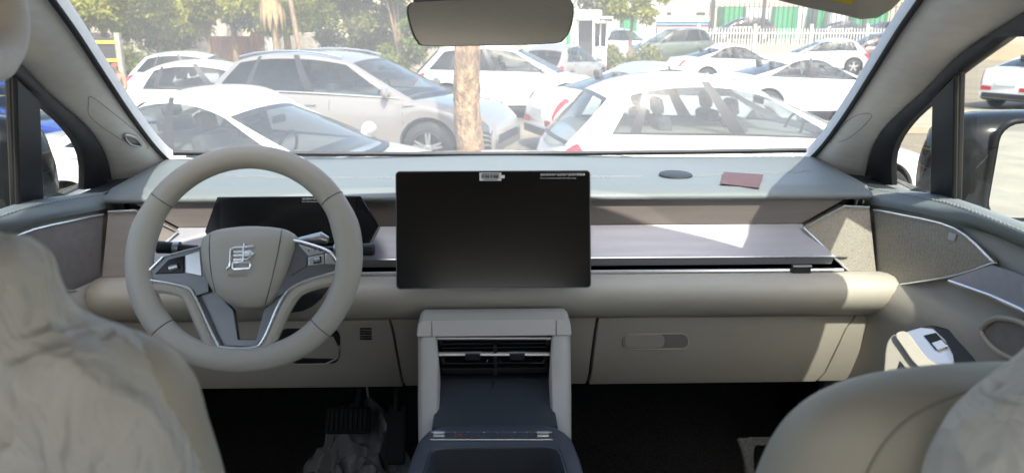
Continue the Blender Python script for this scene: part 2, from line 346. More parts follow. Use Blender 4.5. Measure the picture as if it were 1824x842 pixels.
# ------------------------------------------------------------------ dashboard
dash = thing('dashboard', 'wide slate and beige dashboard with brown trim beneath the windscreen', 'dashboard', (0, 1.5, 1.3))
XE = .763
def padz(x, Y): return 1.684 - .048 * (Y - 1.46) + .03 * (abs(x) / .75) ** 4 * max(0, (Y - 1.46) / .3)
b = MB(); rows = []
lip = [yz(343, 1.470), yz(346, 1.460), yz(350, 1.4545), yz(354, 1.4535), yz(357, 1.458), (1.50, yz(357, 1.458)[1])]
for k in range(-30, 31):
    x = XE * k / 30; Yf = Yb(x) - .006; r = []
    for j in range(14):
        Y = lerp(Yf, 1.482, (j / 13)); r.append(Vector((x, Y, padz(x, Y))))
    r += [Vector((x, Y, z)) for Y, z in lip]; rows.append(r)
b.grid(rows); pad = b.build('top_pad', M['dash'], dash, 60, solid=.004)
b = MB()
for row, Yq in ((0, 1.612), (1, 1.628)):
    x = -.70
    while x < .70:
        if not (.33 < x < .395): b.box((x + .003, Yq - .05 * (x / .7) ** 2 * 0, padz(x, Yq) + .0034), (.006, .0016, .0012))
        x += .0092
tag(b.build('stitching', M['seat_thread'], pad, 0), kind='stuff')
b = MB(); b.box((0, 1.545, 1.565), (1.53, .03, .20)); b.build('carrier', M['dash_dark'], dash, 0)
for s in (1, -1): b = MB(); b.box((s * .80, 1.63, 1.52), (.09, .24, .30)); b.build('end_filler', M['dash_dark'], dash, 0)
# trim boards: an upper board folding in, a lower board folding out
U0, U1, U2 = yz(359, 1.466), yz(401, 1.476), yz(460, 1.424)
xV, xT, xB = at(1428, 402, 1.476).x, at(1502, 362, 1.466).x, at(1486, 460, 1.424).x
b = MB(); b.plate([(-xT, *U0), (xT, *U0), (xV, *U1), (-xV, *U1)], (0, .02, 0)); b.build('upper_trim_board', M['trim_brown'], dash, 0)
b = MB(); b.plate([(-xV, U1[0] - .0006, U1[1] - .001), (xV, U1[0] - .0006, U1[1] - .001), (xB, *U2), (-xB, *U2)], (0, .01, -.02)); b.build('lower_trim_board', M['trim_grey'], dash, 0)
b = MB(); z0 = yz(357.5, 1.46); b.tube([(-xT - .03, z0[0], z0[1]), (xT, z0[0], z0[1])], .0017, 6); b.build('upper_chrome_strip', M['chrome'], dash)
b = MB(); z0 = yz(461, 1.421); b.tube([(-xB, z0[0], z0[1]), (xB, z0[0], z0[1])], .0018, 6); b.build('middle_chrome_strip', M['chrome'], dash)
va, vb = yz(463, 1.424), yz(492, 1.405)
xe = at(1500, 490, 1.40).x
b = MB(); b.grid([[(x, Y, z) for x in (-xe - .02, xe + .02)] for Y, z in (va, (1.455, va[1] - .002), (1.455, vb[1] + .004), (vb[0], vb[1]))]); b.build('air_slot', M['gloss_black'], dash, 0)
b = MB(); z0 = yz(485, 1.398); b.tube([(-xe, z0[0], z0[1]), (xe, z0[0], z0[1])], .0032, 8); b.build('air_slot_chrome_blade', M['chrome'], dash)
for sgn in (1, -1):
    p0, p1 = at(1411, 472, 1.392), at(1441, 496, 1.392)
    b = MB(); b.box((sgn * (p0.x + p1.x) / 2, 1.392, (p0.z + p1.z) / 2), (p1.x - p0.x, .012, p0.z - p1.z)); tb = b.build('vent_tab', M['black'], dash, 0, .002)
    b = MB(); b.box((sgn * (p0.x + p1.x) / 2, 1.3865, p0.z - .0005), (p1.x - p0.x + .001, .003, .003)); b.build('tab_edge', M['chrome'], tb)
p0, p1 = at(1368, 489, 1.385), at(1486, 505, 1.372)
b = MB(); b.plate([at(1368, 490, 1.392), at(1486, 492, 1.392), at(1488, 504, 1.372), at(1376, 502, 1.372)], (0, .02, -.006)); b.build('slot_ledge', M['black'], dash, 0)
# padded beige roll and lower panels
bol = [yz(489, 1.418), yz(490, 1.402), yz(493, 1.382), yz(500, 1.362), yz(512, 1.347), yz(526, 1.340), yz(540, 1.341), yz(552, 1.349), yz(561, 1.363), yz(566, 1.382), (1.43, yz(566, 1.382)[1] + .003)]
b = MB(); b.grid([[Vector((lerp(-.765, .80, (k + 24) / 48), Y, z)) for Y, z in bol] for k in range(-24, 25)]); b.build('padded_roll', M['beige'], dash, 60, solid=.003)
LP = [yz(567, 1.392), yz(590, 1.392), yz(630, 1.400), yz(670, 1.418), yz(686, 1.430)]
def lower_panel(name, u0a, u0b, u1a, u1b, proud, mat, par):  # px at the top and the foot of both sides
    rows = []
    for i, (Y, z) in enumerate(LP):
        t = i / 4; row = lerp(567, 686, t); xa = at(lerp(u0a, u0b, t), row, Y).x; xb = at(lerp(u1a, u1b, t), row, Y).x
        rows.append([Vector((lerp(xa, xb, k / 10), Y - proud, z)) for k in range(11)])
    # close the panel: rim and back
    m = MB(); m.grid(rows); back = [[p + Vector((0, .02, 0)) for p in r] for r in rows]; m.grid(back)
    for a, c in ((rows[0], back[0]), (rows[-1], back[-1]), ([r[0] for r in rows], [r[0] for r in back]), ([r[-1] for r in rows], [r[-1] for r in back])): m.grid([a, c])
    return m.build(name, mat, par, 40, .0025, 2)
b = MB(); b.grid([[Vector((x, Y + .016, z)) for x in (-.765, -.3, .3, .765)] for Y, z in LP + [(1.75, LP[-1][1] + .01)]]); b.build('lower_backing', M['dash_dark'], dash, 60)
knee = lower_panel('knee_panel', 198, 215, 692, 719, .001, M['shaded_beige_plastic'], dash)
lower_panel('centre_lower_panel', 695, 722, 1063, 1044, -.002, M['shaded_beige_plastic'], dash)
gb = lower_panel('glovebox', 1067, 1048, 1523, 1452, .001, M['shaded_beige_plastic'], dash)
lower_panel('end_lower_panel', 1526, 1455, 1566, 1506, -.001, M['shaded_beige_plastic'], dash)
def lp_pt(u, v, off=0): # on the lower panel
    Y = interp([(567, 1.392), (590, 1.392), (630, 1.400), (670, 1.418), (686, 1.430)], v) - off; return at(u, v, Y)
def pill(u0, v0, u1, v1, r, fn, n=5):
    out = []
    for cx, cy, a0 in ((u1 - r, v0 + r, -90), (u1 - r, v1 - r, 0), (u0 + r, v1 - r, 90), (u0 + r, v0 + r, 180)):
        for k in range(n + 1): a = R(a0 + 90 * k / n); out.append(fn(cx + r * math.cos(a), cy + r * math.sin(a)))
    return out
b = MB(); b.plate(pill(1110, 594, 1226, 621, 12, lambda u, v: lp_pt(u, v, .0022)), (0, .006, 0)); hd = b.build('handle_recess', M['trim_brown'], gb, 0)
b = MB(); b.plate(pill(1112, 595.5, 1184, 619.5, 11, lambda u, v: lp_pt(u, v, .0055)), (0, .004, 0)); b.build('handle_paddle', M['shaded_beige_plastic'], gb, 0, .0015)
b = MB(); b.tube(pill(1110, 594, 1226, 621, 12, lambda u, v: lp_pt(u, v, .0025)), .0014, 6, True); b.build('handle_rim', M['beige'], gb)
b = MB(); b.plate(pill(634, 579, 670, 607, 5, lambda u, v: lp_pt(u, v, .0018)), (0, .003, 0)); vt = b.build('cabin_sensor_grille', M['shaded_beige_plastic'], dash, 0)
for k in range(5): b = MB(); b.box((at(652, 584 + 4.5 * k, 1.39)) + Vector((0, -.0035 + .002 * k * 0, 0)), (.023, .005, .0014)); b.build('slit', M['dash_dark'], vt, 0)
# end panels beside the trim boards: speaker mesh on the right, brown board on the left
PA, PB, PC = at(1428, 404, 1.468), at(1548, 368, 1.447), at(1564, 511, 1.398)
EN = (PB - PA).cross(PC - PA).normalized()
ends = [onplane(u, v, PA, EN) for u, v in [(1430, 404), (1502, 366), (1548, 368), (1563, 510), (1541, 509)]]
for s in (1, -1):
    P = [Vector((p.x * s, p.y, p.z)) for p in ends]
    b = MB(); b.plate(P, Vector((0, .025, -.004))); sp = b.build('end_panel', M['speaker_silver'] if s == 1 else M['trim_brown'], dash, 0)
    if s == 1: sp['label'] = 'pale perforated speaker mesh at the passenger end'
    b = MB(); b.tube([P[k] + Vector((-.002 * s, -.006, 0)) for k in (2, 1, 0, 4, 3)], .0026, 6); b.build('chrome_edge', M['chrome'], sp)
# items lying on the dash top
c = (at(1180, 321, 1.60) + at(1236, 321, 1.60)) / 2
b = MB(); zc = padz(c.x, 1.62) + .004; prof = [(.0, .004), (.033, .004), (.036, .0025), (.0365, 0)]
rows = [[Vector((c.x + r * math.cos(a), 1.625 + r * 1.15 * math.sin(a), zc + h)) for a in [2 * math.pi * k / 32 for k in range(32)]] for r, h in prof]
b.grid(rows, 0, True); tag(b.build('light_sensor_cover', M['dash_dark'], None, 40), 'dark oval sensor cover on the sunlit dash top', 'sensor')
bpy.context.view_layer.update(); pad_e = pad.evaluated_get(bpy.context.evaluated_depsgraph_get())
def dash_pt(u, v):
    wm = WM(pad); ok, loc, nrm, _ = pad_e.ray_cast(wm.inverted() @ EYEP, (wm.to_3x3().inverted() @ ray(u, v)).normalized()); return wm @ loc + Vector((0, 0, .0042))
b = MB(); cn = [dash_pt(*q) for q in [(1289, 310), (1359, 315), (1352, 339), (1283, 331)]]
b.plate(cn, (0, 0, .0012)); tag(b.build('card', M['maroon'], None, 0), 'small maroon card lying on the sunlit dash top', 'card')
# ------------------------------------------------------------------ touchscreen
ts = thing('touchscreen', 'large switched-off black touchscreen standing at the middle of the dashboard', 'screen', (0, 1.33, 1.53))
SC = (at(706, 304, 1.36) + at(1054, 513, 1.30)) / 2; SC.x = 0.0; sxd = Vector((1, 0, 0)); syd = (yz(304, 1.36)[0] - yz(513, 1.30)[0], yz(304, 1.36)[1] - yz(513, 1.30)[1])
syd = Vector((0, *syd)); SHh = syd.length / 2; syd.normalize(); snn = sxd.cross(syd)     # towards the viewer
def rrect(c, hw, hh, r, xd, yd, n=6):
    out = []
    for cx, cy, a0 in ((hw - r, hh - r, 0), (-hw + r, hh - r, 90), (-hw + r, -hh + r, 180), (hw - r, -hh + r, 270)):
        for k in range(n + 1): a = R(a0 + 90 * k / n); out.append(c + xd * (cx + r * math.cos(a)) + yd * (cy + r * math.sin(a)))
    return out
HW = .179
b = MB(); b.plate(rrect(SC, HW, SHh, .007, sxd, syd), -snn * .011); b.build('screen_housing', M['black'], ts, 0, .0015)
b = MB(); b.plate(rrect(SC + snn * .0006, HW - .0016, SHh - .0016, .006, sxd, syd), snn * .001); b.build('screen_glass', M['screen'], ts, 0, .0006)
b = MB(); b.tube([p + snn * .0002 for p in rrect(SC, HW - .0006, SHh - .0006, .0068, sxd, syd)], .0010, 6, True); b.build('screen_rim', M['gun'], ts)
b = MB(); b.box(SC + Vector((0, .05, -.02)), (.10, .09, .07)); b.build('screen_bracket', M['black'], ts, 0, .006)
def scp(u, v, off=.002): return onplane(u, v, SC + snn * off, snn)
b = MB(); b.plate([scp(*q) for q in [(854, 307.5), (893, 307.5), (893, 322), (854, 322)]], snn * .0003); st = b.build('barcode_label', M['paper'], ts, 0)
b = MB(); b.plate([scp(*q) for q in [(893, 312), (899, 312), (899, 317.5), (893, 317.5)]], snn * .0003); b.build('label_tab', M['paper'], ts, 0)
b = MB(); u = 857.5; rr = random.Random(3)
while u < 889: w = rr.choice([.5, .9, 1.3]); b.plate([scp(*q, .0026) for q in [(u, 311.2), (u + w, 311.2), (u + w, 318), (u, 318)]], snn * .0001); u += w + rr.choice([.5, .7, 1.0])
b.plate([scp(*q, .0026) for q in [(858, 309), (889, 309), (889, 310.2), (858, 310.2)]], snn * .0001); b.plate([scp(*q, .0026) for q in [(860, 319.2), (886, 319.2), (886, 320.4), (860, 320.4)]], snn * .0001)
b.build('barcode_print', M['ink'], st, 0)
text_obj('请在使用本产品前将产品保护膜撕掉', ts, 'film_notice', scp(962, 313), sxd, syd, .0052, M['white_print'])
text_obj('Please remove the protective film before using', ts, 'film_notice', scp(962, 318.5), sxd, syd, .0035, M['white_print'])
# ------------------------------------------------------------------ instrument display behind the wheel
idp = thing('instrument_display', 'dark wide instrument display tucked behind the steering wheel', 'display', (-.4, 1.4, 1.55))
ia, ib = Vector((0, *yz(350, 1.412))), Vector((0, *yz(436, 1.375))); iN = Vector((1, 0, 0)).cross((ia - ib).normalized())
def ip(u, v, off=0): return onplane(u, v, ia + iN * off, iN)
b = MB(); b.plate([ip(*q) for q in [(364, 412), (386, 350), (642, 348), (674, 402), (656, 436), (380, 440)]], -iN * .03); b.build('display_housing', M['gloss_black'], idp, 0, .003)
b = MB(); b.plate([ip(*q, .003) for q in [(392, 353), (634, 351), (634, 432), (392, 434)]], iN * .0012); b.build('display_glass', M['screen'], idp, 0)
text_obj('请在使用本产品前将保护膜撕掉', idp, 'film_notice', ip(538, 355.5, .0045), (1, 0, 0), ia - ib, .0036, M['white_print'])
text_obj('Please remove the protective film', idp, 'film_notice', ip(538, 360, .0045), (1, 0, 0), ia - ib, .0028, M['white_print'])
# ------------------------------------------------------------------ steering wheel
wc = at(436, 460, 1.13); wt = R(24); wN = Vector((0, -math.cos(wt), math.sin(wt))); wX = Vector((1, 0, 0)); wY = wN.cross(wX)
sw = thing('steering_wheel', 'beige leather steering wheel with silver-trimmed spokes and character emblem', 'steering wheel', wc)
def wp(u, v, off=0): return onplane(u, v, wc + wN * off, wN)
RW = .163
def rimpt(a, rad=RW, off=0):
    s, c = math.sin(a), math.cos(a); k = 1 - .035 * max(0, -s) ** 6
    return wc + wX * (rad * c) + wY * (rad * s * k) + wN * off
def rim_ring(a):
    rr = interp([(-180, .0205), (-120, .019), (-90, .0185), (-60, .019), (0, .0205), (18, .0215), (28, .019), (90, .0185), (152, .019), (162, .0215), (180, .0205)], (math.degrees(a) + 180) % 360 - 180)
    c = rimpt(a); o = (c - wc).normalized()
    return [c + o * (rr * 1.04 * math.cos(q)) + wN * (rr * .86 * math.sin(q)) for q in [2 * math.pi * k / 16 for k in range(16)]]
b = MB(); rings = [rim_ring(2 * math.pi * k / 96) for k in range(97)]; b.grid(rings, 0, True); rim = b.build('rim', M['beige'], sw, 60)
for a in (35, 145, 222, 318):
    rg = rim_ring(R(a)); c0 = sum(rg, Vector()) / 16; b = MB(); b.tube([c0 + (p - c0) * 1.002 for p in rg], .0009, 5, True); b.build('leather_seam', M['gun'], rim)
def pillow(outline, h, name, mat, par, steps=7, base=-.02, n=5):
    P = catmull([wp(*q) for q in outline], n, True); c = sum(P, Vector()) / len(P); rings = [[p + wN * base for p in P]]
    for k in range(steps + 1): t = k / steps; rings.append([c + (p - c) * math.cos(t * math.pi / 2 * .98) ** .55 + wN * (h * math.sin(t * math.pi / 2)) for p in P])
    b = MB(); b.loft(rings); return b.build(name, mat, par, 60), c
hubO = [(359, 445), (364, 424), (384, 411), (418, 405), (455, 403), (495, 406), (519, 414), (528, 432), (521, 462), (508, 497), (490, 530), (472, 545), (440, 549), (406, 540), (380, 518), (366, 487)]
hub, hc = pillow(hubO, .026, 'airbag_cover', M['beige'], sw)
def hubpt(u, v):                                            # on the domed cover: shoot the ray at the mesh
    d = ray(u, v); ok, loc, nrm, _ = hub.ray_cast(WM(hub).inverted() @ EYEP, (WM(hub).to_3x3().inverted() @ d).normalized())
    return (WM(hub) @ loc) if ok else wp(u, v, .02)
bpy.context.view_layer.update()
for ln in ([(374, 417), (373, 450), (377, 490), (384, 520)], [(502, 409), (497, 440), (487, 485), (477, 525), (472, 543)]):
    b = MB(); b.tube([hubpt(*q) for q in [tuple(p[:2]) for p in catmull([(x, y, 0) for x, y in ln], 6)]], .0009, 6); b.build('cover_seam', M['gun'], hub)
em = bpy.data.objects.new('emblem', None)
def zq(x, y): return (340 + x / 6.014, 380 + y / 6.014)      # emblem strokes read off the enlarged crop
STR = [[(575, 325), (575, 352)], [(430, 385), (470, 366), (560, 360), (640, 356), (675, 350)], [(432, 384), (428, 440), (425, 510), (412, 570), (380, 600)], [(462, 410), (520, 408), (640, 404), (655, 420)],
       [(455, 452), (540, 450), (640, 440), (688, 432)], [(460, 497), (540, 494), (610, 490), (650, 460), (655, 418)], [(570, 365), (568, 430), (566, 512)], [(575, 430), (640, 425)],
       [(455, 530), (560, 522), (635, 520), (640, 545), (630, 588), (560, 592), (470, 598), (452, 585), (455, 530)]]
b = MB()
for sk in STR:
    pts = [hubpt(*zq(*q)) + wN * .0012 for q in sk]; b.tube(pts, .0019, 8)
b.build('emblem', M['chrome'], hub)
text_obj('AIRBAG', hub, 'airbag_lettering', hubpt(406, 493.5), wX, wY, .0088, M['shaded_beige_plastic'], .0006, extrude=.0006)
# spokes: dark plates edged in chrome
def plate_px(name, poly, off, th, mat, par, bev=.0012): b = MB(); b.plate([wp(*q, off) for q in poly], -wN * th); return b.build(name, mat, par, 0, bev)
lw = plate_px('spoke', [(256, 492), (292, 456), (330, 447), (368, 436), (372, 520), (346, 528), (326, 511)], .004, .016, M['gun'], sw)
rw = plate_px('spoke', [(515, 428), (545, 432), (588, 448), (604, 472), (600, 482), (535, 503), (508, 522), (490, 530)], .004, .016, M['gun'], sw)
ll = plate_px('spoke', [(345, 515), (380, 515), (416, 552), (424, 604), (456, 604), (470, 552), (500, 515), (522, 508), (505, 530), (470, 602), (454, 617), (398, 617), (384, 606)], -.004, .012, M['gun'], sw)
chl = catmull([wp(*q, .006) for q in [(290, 457), (257, 491), (262, 497), (325, 509), (347, 528), (384, 607), (398, 618), (450, 618), (470, 602), (500, 535), (530, 506), (600, 483), (605, 474), (588, 449), (545, 433), (522, 428)]], 5)
b = MB(); b.tube(chl, .0022, 8); b.build('spoke_chrome_edge', M['chrome'], sw)
b = MB(); b.tube([wp(*q, .006) for q in [(290, 457), (330, 446), (366, 437)]], .0014, 6); b.build('spoke_chrome_edge', M['chrome'], sw)
for path in ([(262, 508), (300, 512), (330, 521), (344, 540), (364, 585), (380, 617), (400, 632)], [(600, 496), (560, 505), (530, 518), (510, 545), (492, 583), (478, 612), (460, 632)]):
    b = MB(); b.tube(catmull([wp(*q, -.004) for q in path], 5), .0105, 10); b.build('lower_spoke', M['beige'], sw)
b = MB(); b.tube(catmull([wp(*q, -.004) for q in [(375, 626), (410, 634), (450, 634), (485, 624)]], 5), .012, 10); b.build('lower_bridge', M['beige'], sw)
# switch pads
plate_px('switch_pad', [(300, 462), (328, 455), (328, 486), (275, 488)], .0058, .003, M['gloss_black'], lw)
plate_px('switch_pad', [(330, 454), (356, 446), (360, 492), (330, 486)], .0058, .003, M['satin'], lw)
b = MB(); b.tube([wp(302, 478, .0075), wp(317, 474, .0075)], .0045, 12); b.build('roller', M['satin'], lw)
plate_px('switch_pad', [(530, 434), (578, 449), (572, 452), (550, 456)], .0058, .003, M['satin'], rw)
plate_px('switch_pad', [(549, 458), (577, 453), (577, 470), (549, 474)], .0060, .003, M['satin'], rw)
plate_px('switch_pad', [(579, 450), (590, 453), (599, 471), (579, 470)], .0058, .003, M['satin'], rw)
plate_px('switch_pad', [(524, 452), (546, 458), (546, 474), (516, 492)], .0058, .003, M['gun'], rw)
plate_px('roller_frame', [(558, 458), (572, 455.5), (572, 468), (558, 470)], .0068, .003, M['gloss_black'], rw, .0005)
b = MB(); b.tube([wp(560, 463.5, .008), wp(570, 461.8, .008)], .0042, 12); b.build('roller', M['satin'], rw)
for q in ((550, 446), (561, 445), (570, 446)): plate_px('switch_mark', [(q[0] - 1, q[1] - 1.5), (q[0] + 1, q[1] - 1.5), (q[0] + 1, q[1] + 1.5), (q[0] - 1, q[1] + 1.5)], .0066, .001, M['ink'], rw, 0)
# column with stalks
cl = thing('steering_column', 'shadowed column shroud carrying the stalks behind the steering wheel', 'steering column', wc + Vector((0, .15, -.1)))
b = MB(); rings = []
for t, r in ((.02, .05), (.05, .062), (.12, .068), (.22, .075), (.30, .08)):
    c = wc - wN * t + Vector((0, 0, -.012)); rings.append([c + wX * (r * math.cos(q) * 1.05) + wY * (r * .8 * math.sin(q)) for q in [2 * math.pi * k / 20 for k in range(20)]])
b.loft(rings); b.build('shroud', M['dash_dark'], cl, 50)
for nm, a, c, sgn in (('indicator_stalk', (352, 443), (280, 440), -1), ('wiper_stalk', (540, 448), (667, 444), 1)):
    p, q = wp(*a, -.055), wp(*c, -.055)
    b = MB(); b.tube([p, p.lerp(q, .35), p.lerp(q, .62), q.lerp(p, .02), q], [.006, .0065, .0095, .0105, .008], 12); so_ = b.build(nm, M['black'], cl)
    b = MB(); b.tube([p.lerp(q, .44), p.lerp(q, .58)], .0108, 14); b.build('stalk_ring', M['satin'], so_)
p = wp(530, 430, -.04); q = wp(572, 424, -.04)
b = MB(); b.tube([p, p.lerp(q, .5), q, wp(584, 428, -.04)], [.006, .008, .0105, .006], 12); b.build('gear_selector_stalk', M['satin'], cl)
b = MB(); b.plate(pill(496, 585, 606, 647, 16, lambda u, v: lp_pt(u, v, .003)), (0, .004, 0)); b.build('column_recess', M['black'], cl, 0)
b = MB(); b.tube([lp_pt(*q, .004) for q in [(505, 644), (530, 649), (580, 648), (600, 638), (605, 615)]], .0022, 6); b.build('recess_rim', M['shaded_beige_plastic'], cl)
# ------------------------------------------------------------------ centre console
con = thing('centre_console', 'beige and slate centre console rising to the dashboard with air vents', 'console', (0, .8, .95))
RP = [yz(571, 1.285), yz(574, 1.268), yz(584, 1.255), yz(640, 1.215), yz(700, 1.15), yz(780, 1.06)]
def xin(i): return [.118, .111, .104, .098, .094, .090][i]
def xou(i): return [.137, .138, .1385, .136, .131, .1225][i]
for s in (1, -1):
    b = MB(); rings = []
    for i, (Y, z) in enumerate(RP):
        a, o = xin(i), xou(i)
        rings.append([(s * x, Y + dy, zz) for x, dy, zz in [(a, .03, z - .07), (a, .0, z - .006), (a + .004, 0, z), (o - .010, 0, z), (o - .003, .002, z - .004), (o, .006, z - .014), (o + .004, .01, .96), (a, .03, .96)]])
    b.loft(rings); b.build('side_rail', M['beige'], con, 50)
ta, tb_ = yz(571, 1.285), yz(599, 1.262)
b = MB(); b.plate([(-.131, 1.266, yz(570, 1.266)[1]), (.131, 1.266, yz(570, 1.266)[1]), (.1385, 1.262, yz(577, 1.262)[1]), (.1395, 1.242, yz(599, 1.242)[1]), (-.1395, 1.242, yz(599, 1.242)[1]), (-.1385, 1.262, yz(577, 1.262)[1])], (0, .06, 0)); fa = b.build('fascia', M['beige'], con, 0, .003, 3)
for s in (1, -1): b = MB(); b.tube([(s * .113, 1.2655, yz(571, 1.2655)[1]), (s * .111, 1.2415, yz(598, 1.2415)[1])], .0007, 5); b.build('fascia_seam', M['gun'], fa)
vN = Vector((0, -1, .25)).normalized(); vO = Vector((0, *yz(602, 1.255)))
def vp(u, v, off=0): return onplane(u, v, vO + vN * off, vN)
b = MB(); b.plate([vp(*q, -.03) for q in [(764, 598), (997, 598), (980, 672), (778, 672)]], -vN * .02); vent = b.build('vent_box', M['gloss_black'], con, 0)
b = MB(); b.tube([vp(*q, .003) for q in [(776, 629), (766, 602), (995, 602), (986, 629), (776, 629)]], .0032, 8); b.build('vent_frame', M['satin'], vent)
b = MB(); b.tube([vp(776, 631, .005), vp(986, 631, .005)], .0030, 8); b.build('vent_blade', M['chrome'], vent)
for k in range(3): b = MB(); b.box(vp(880, 608 + 7 * k, -.012), (.19, .018, .0022)); b.build('louvre', M['black'], vent, 0)
for k in range(2): b = MB(); b.box(vp(880, 642 + 10 * k, -.008), (.185, .02, .0026)); b.build('louvre', M['black'], vent, 0)
b = MB(); b.box(vp(882, 635, -.012), (.006, .03, .06)); b.build('vent_divider', M['black'], vent, 0)
for u in (842, 921):
    b = MB(); b.box(vp(u, 633, .008), (.027, .012, .014)); tb = b.build('vent_tab', M['black'], vent, 0, .002)
    b = MB(); b.box(vp(u, 627, .0145), (.0275, .003, .002)); b.build('tab_edge', M['chrome'], tb)
for ua, ub in ((789, 869), (890, 969)):
    b = MB(); b.tube([vp(*q, .0) for q in [(ua, 640), (ua + 3, 646), (ub - 3, 646), (ub, 640)]], .0012, 6); b.build('louvre_edge', M['gun'], vent)
for ua, sg in ((776, 1), (986, -1)):
    b = MB(); b.tube([vp(ua, 632, .002), vp(ua + 7 * sg, 658, .002)], .0013, 6); b.build('vent_side_edge', M['gun'], vent)
b = MB(); b.plate([Vector((x, *yz(v, Y))) for x, v, Y in [(-.101, 666, 1.262), (.101, 666, 1.262), (.100, 760, 1.06), (-.100, 760, 1.06)]], (0, 0, -.02)); pd = b.build('charging_pad', M['dash_dark'], con, 0, .003)
M['pad_grain'] = M['dash_dark']
b = MB(); b.box(Vector((-.003, *yz(685, 1.215))) + Vector((0, 0, .001)), (.0014, .035, .0016)); b.build('pad_groove', M['black'], pd, 0)
# rear tray block with switch row
bz = lambda Y: 1.392 + (1.06 - Y) * .11 if Y > .9 else 1.4096 + (.9 - Y) * .03
M['tray'] = textured('slate_console_plastic', (.060, .068, .080), (.052, .059, .07), 5, .42, bump=.15, bscale=1300, dist=.0003)
outl = [(.05, 1.062), (.083, 1.058), (.103, 1.040), (.115, 1.005), (.120, .94), (.122, .80), (.122, .35)]
ring = [Vector((-x, Y, 0)) for x, Y in reversed(outl)] + [Vector((x, Y, 0)) for x, Y in outl]
def bowl(Yc): return Yc
cav = [(.07, .980), (.088, .976), (.094, .962), (.097, .90), (.099, .55), (.092, .50)]
cring = [Vector((-x, Y, 0)) for x, Y in reversed(cav)] + [Vector((x, Y, 0)) for x, Y in cav]
rs_o = resample(ring + [ring[0]], 81)[:-1]; rs_i = resample(cring + [cring[0]], 81)[:-1]
def zz(P, d): return [Vector((p.x, p.y, bz(p.y) + d)) for p in P]
b = MB(); grow = [Vector((p.x * 1.0, p.y, 0)) for p in rs_o]
b.grid([[Vector((p.x * 1.03, p.y + (.004 if p.y > .5 else 0), .96)) for p in rs_o], [Vector((p.x * 1.02, p.y + .003, bz(p.y) - .02)) for p in rs_o], [Vector((p.x * 1.008, p.y + .001, bz(p.y) - .004)) for p in rs_o], zz(rs_o, 0), zz([p.lerp(q, .12) for p, q in zip(rs_o, rs_i)], .002), zz([p.lerp(q, .9) for p, q in zip(rs_o, rs_i)], .002), zz(rs_i, -.002), zz(rs_i, -.075)], 0, True)
b.add(zz(rs_i, -.075), [tuple(range(80))]); blk = b.build('tray_block', M['tray'], con, 50)
b = MB(); b.plate(zz([Vector((p.x * .985, .5 + (p.y - .5) * .985 + .004, 0)) for p in rs_i], -.072), (0, 0, .004)); b.build('tray_mat', M['black'], con, 0)
b = MB(); b.tube(zz(rs_i, .0005), .0012, 6, True); b.build('tray_rim', M['gun'], blk)
bzN = Vector((0, .11, 1)).normalized(); bzO = Vector((0, 1.0, bz(1.0)))
def bp_(u, v, off=0): return onplane(u, v, bzO + bzN * off, bzN)
b = MB(); b.plate([bp_(*q, .0022) for q in [(767, 769), (983, 769), (984, 782), (766, 782)]], bzN * .0012); swr = b.build('switch_row', M['gun'], con, 0)
b = MB(); b.tube([bp_(*q, .0035) for q in [(767, 769), (983, 769), (984, 782), (766, 782)]], .0008, 5, True); b.build('switch_row_edge', M['satin'], swr)
for q in ([(794, 770), (809, 770), (809, 780.5), (794, 780.5)], [(811, 770), (832, 770), (836, 780.5), (811, 780.5)], [(834.5, 770), (861, 770), (856, 780.5), (839, 780.5)], [(864, 770), (883, 770), (890, 780.5), (859, 780.5)], [(886, 770), (916, 770), (912, 780.5), (893, 780.5)], [(919, 770), (938, 770), (938, 780.5), (915, 780.5)], [(940, 770), (954, 770), (954, 780.5), (940, 780.5)]):
    b = MB(); b.plate([bp_(*c, .0034) for c in q], bzN * .0014); b.build('switch', M['tray'], swr, 0, .0005)
b = MB(); b.plate([bp_(*c, .0050) for c in [(820, 771.5), (824.5, 777.5), (815.5, 777.5)]], bzN * .0004); b.build('hazard_triangle', principled('hazard_red', (.35, .06, .05), .5), swr, 0)
for u0, u1 in ((773, 792), (957, 977)):
    b = MB(); b.tube([bp_(u0, 774.5, .003), bp_(u1, 774.5, .003)], .0065, 14); b.build('roller', M['satin'], swr)
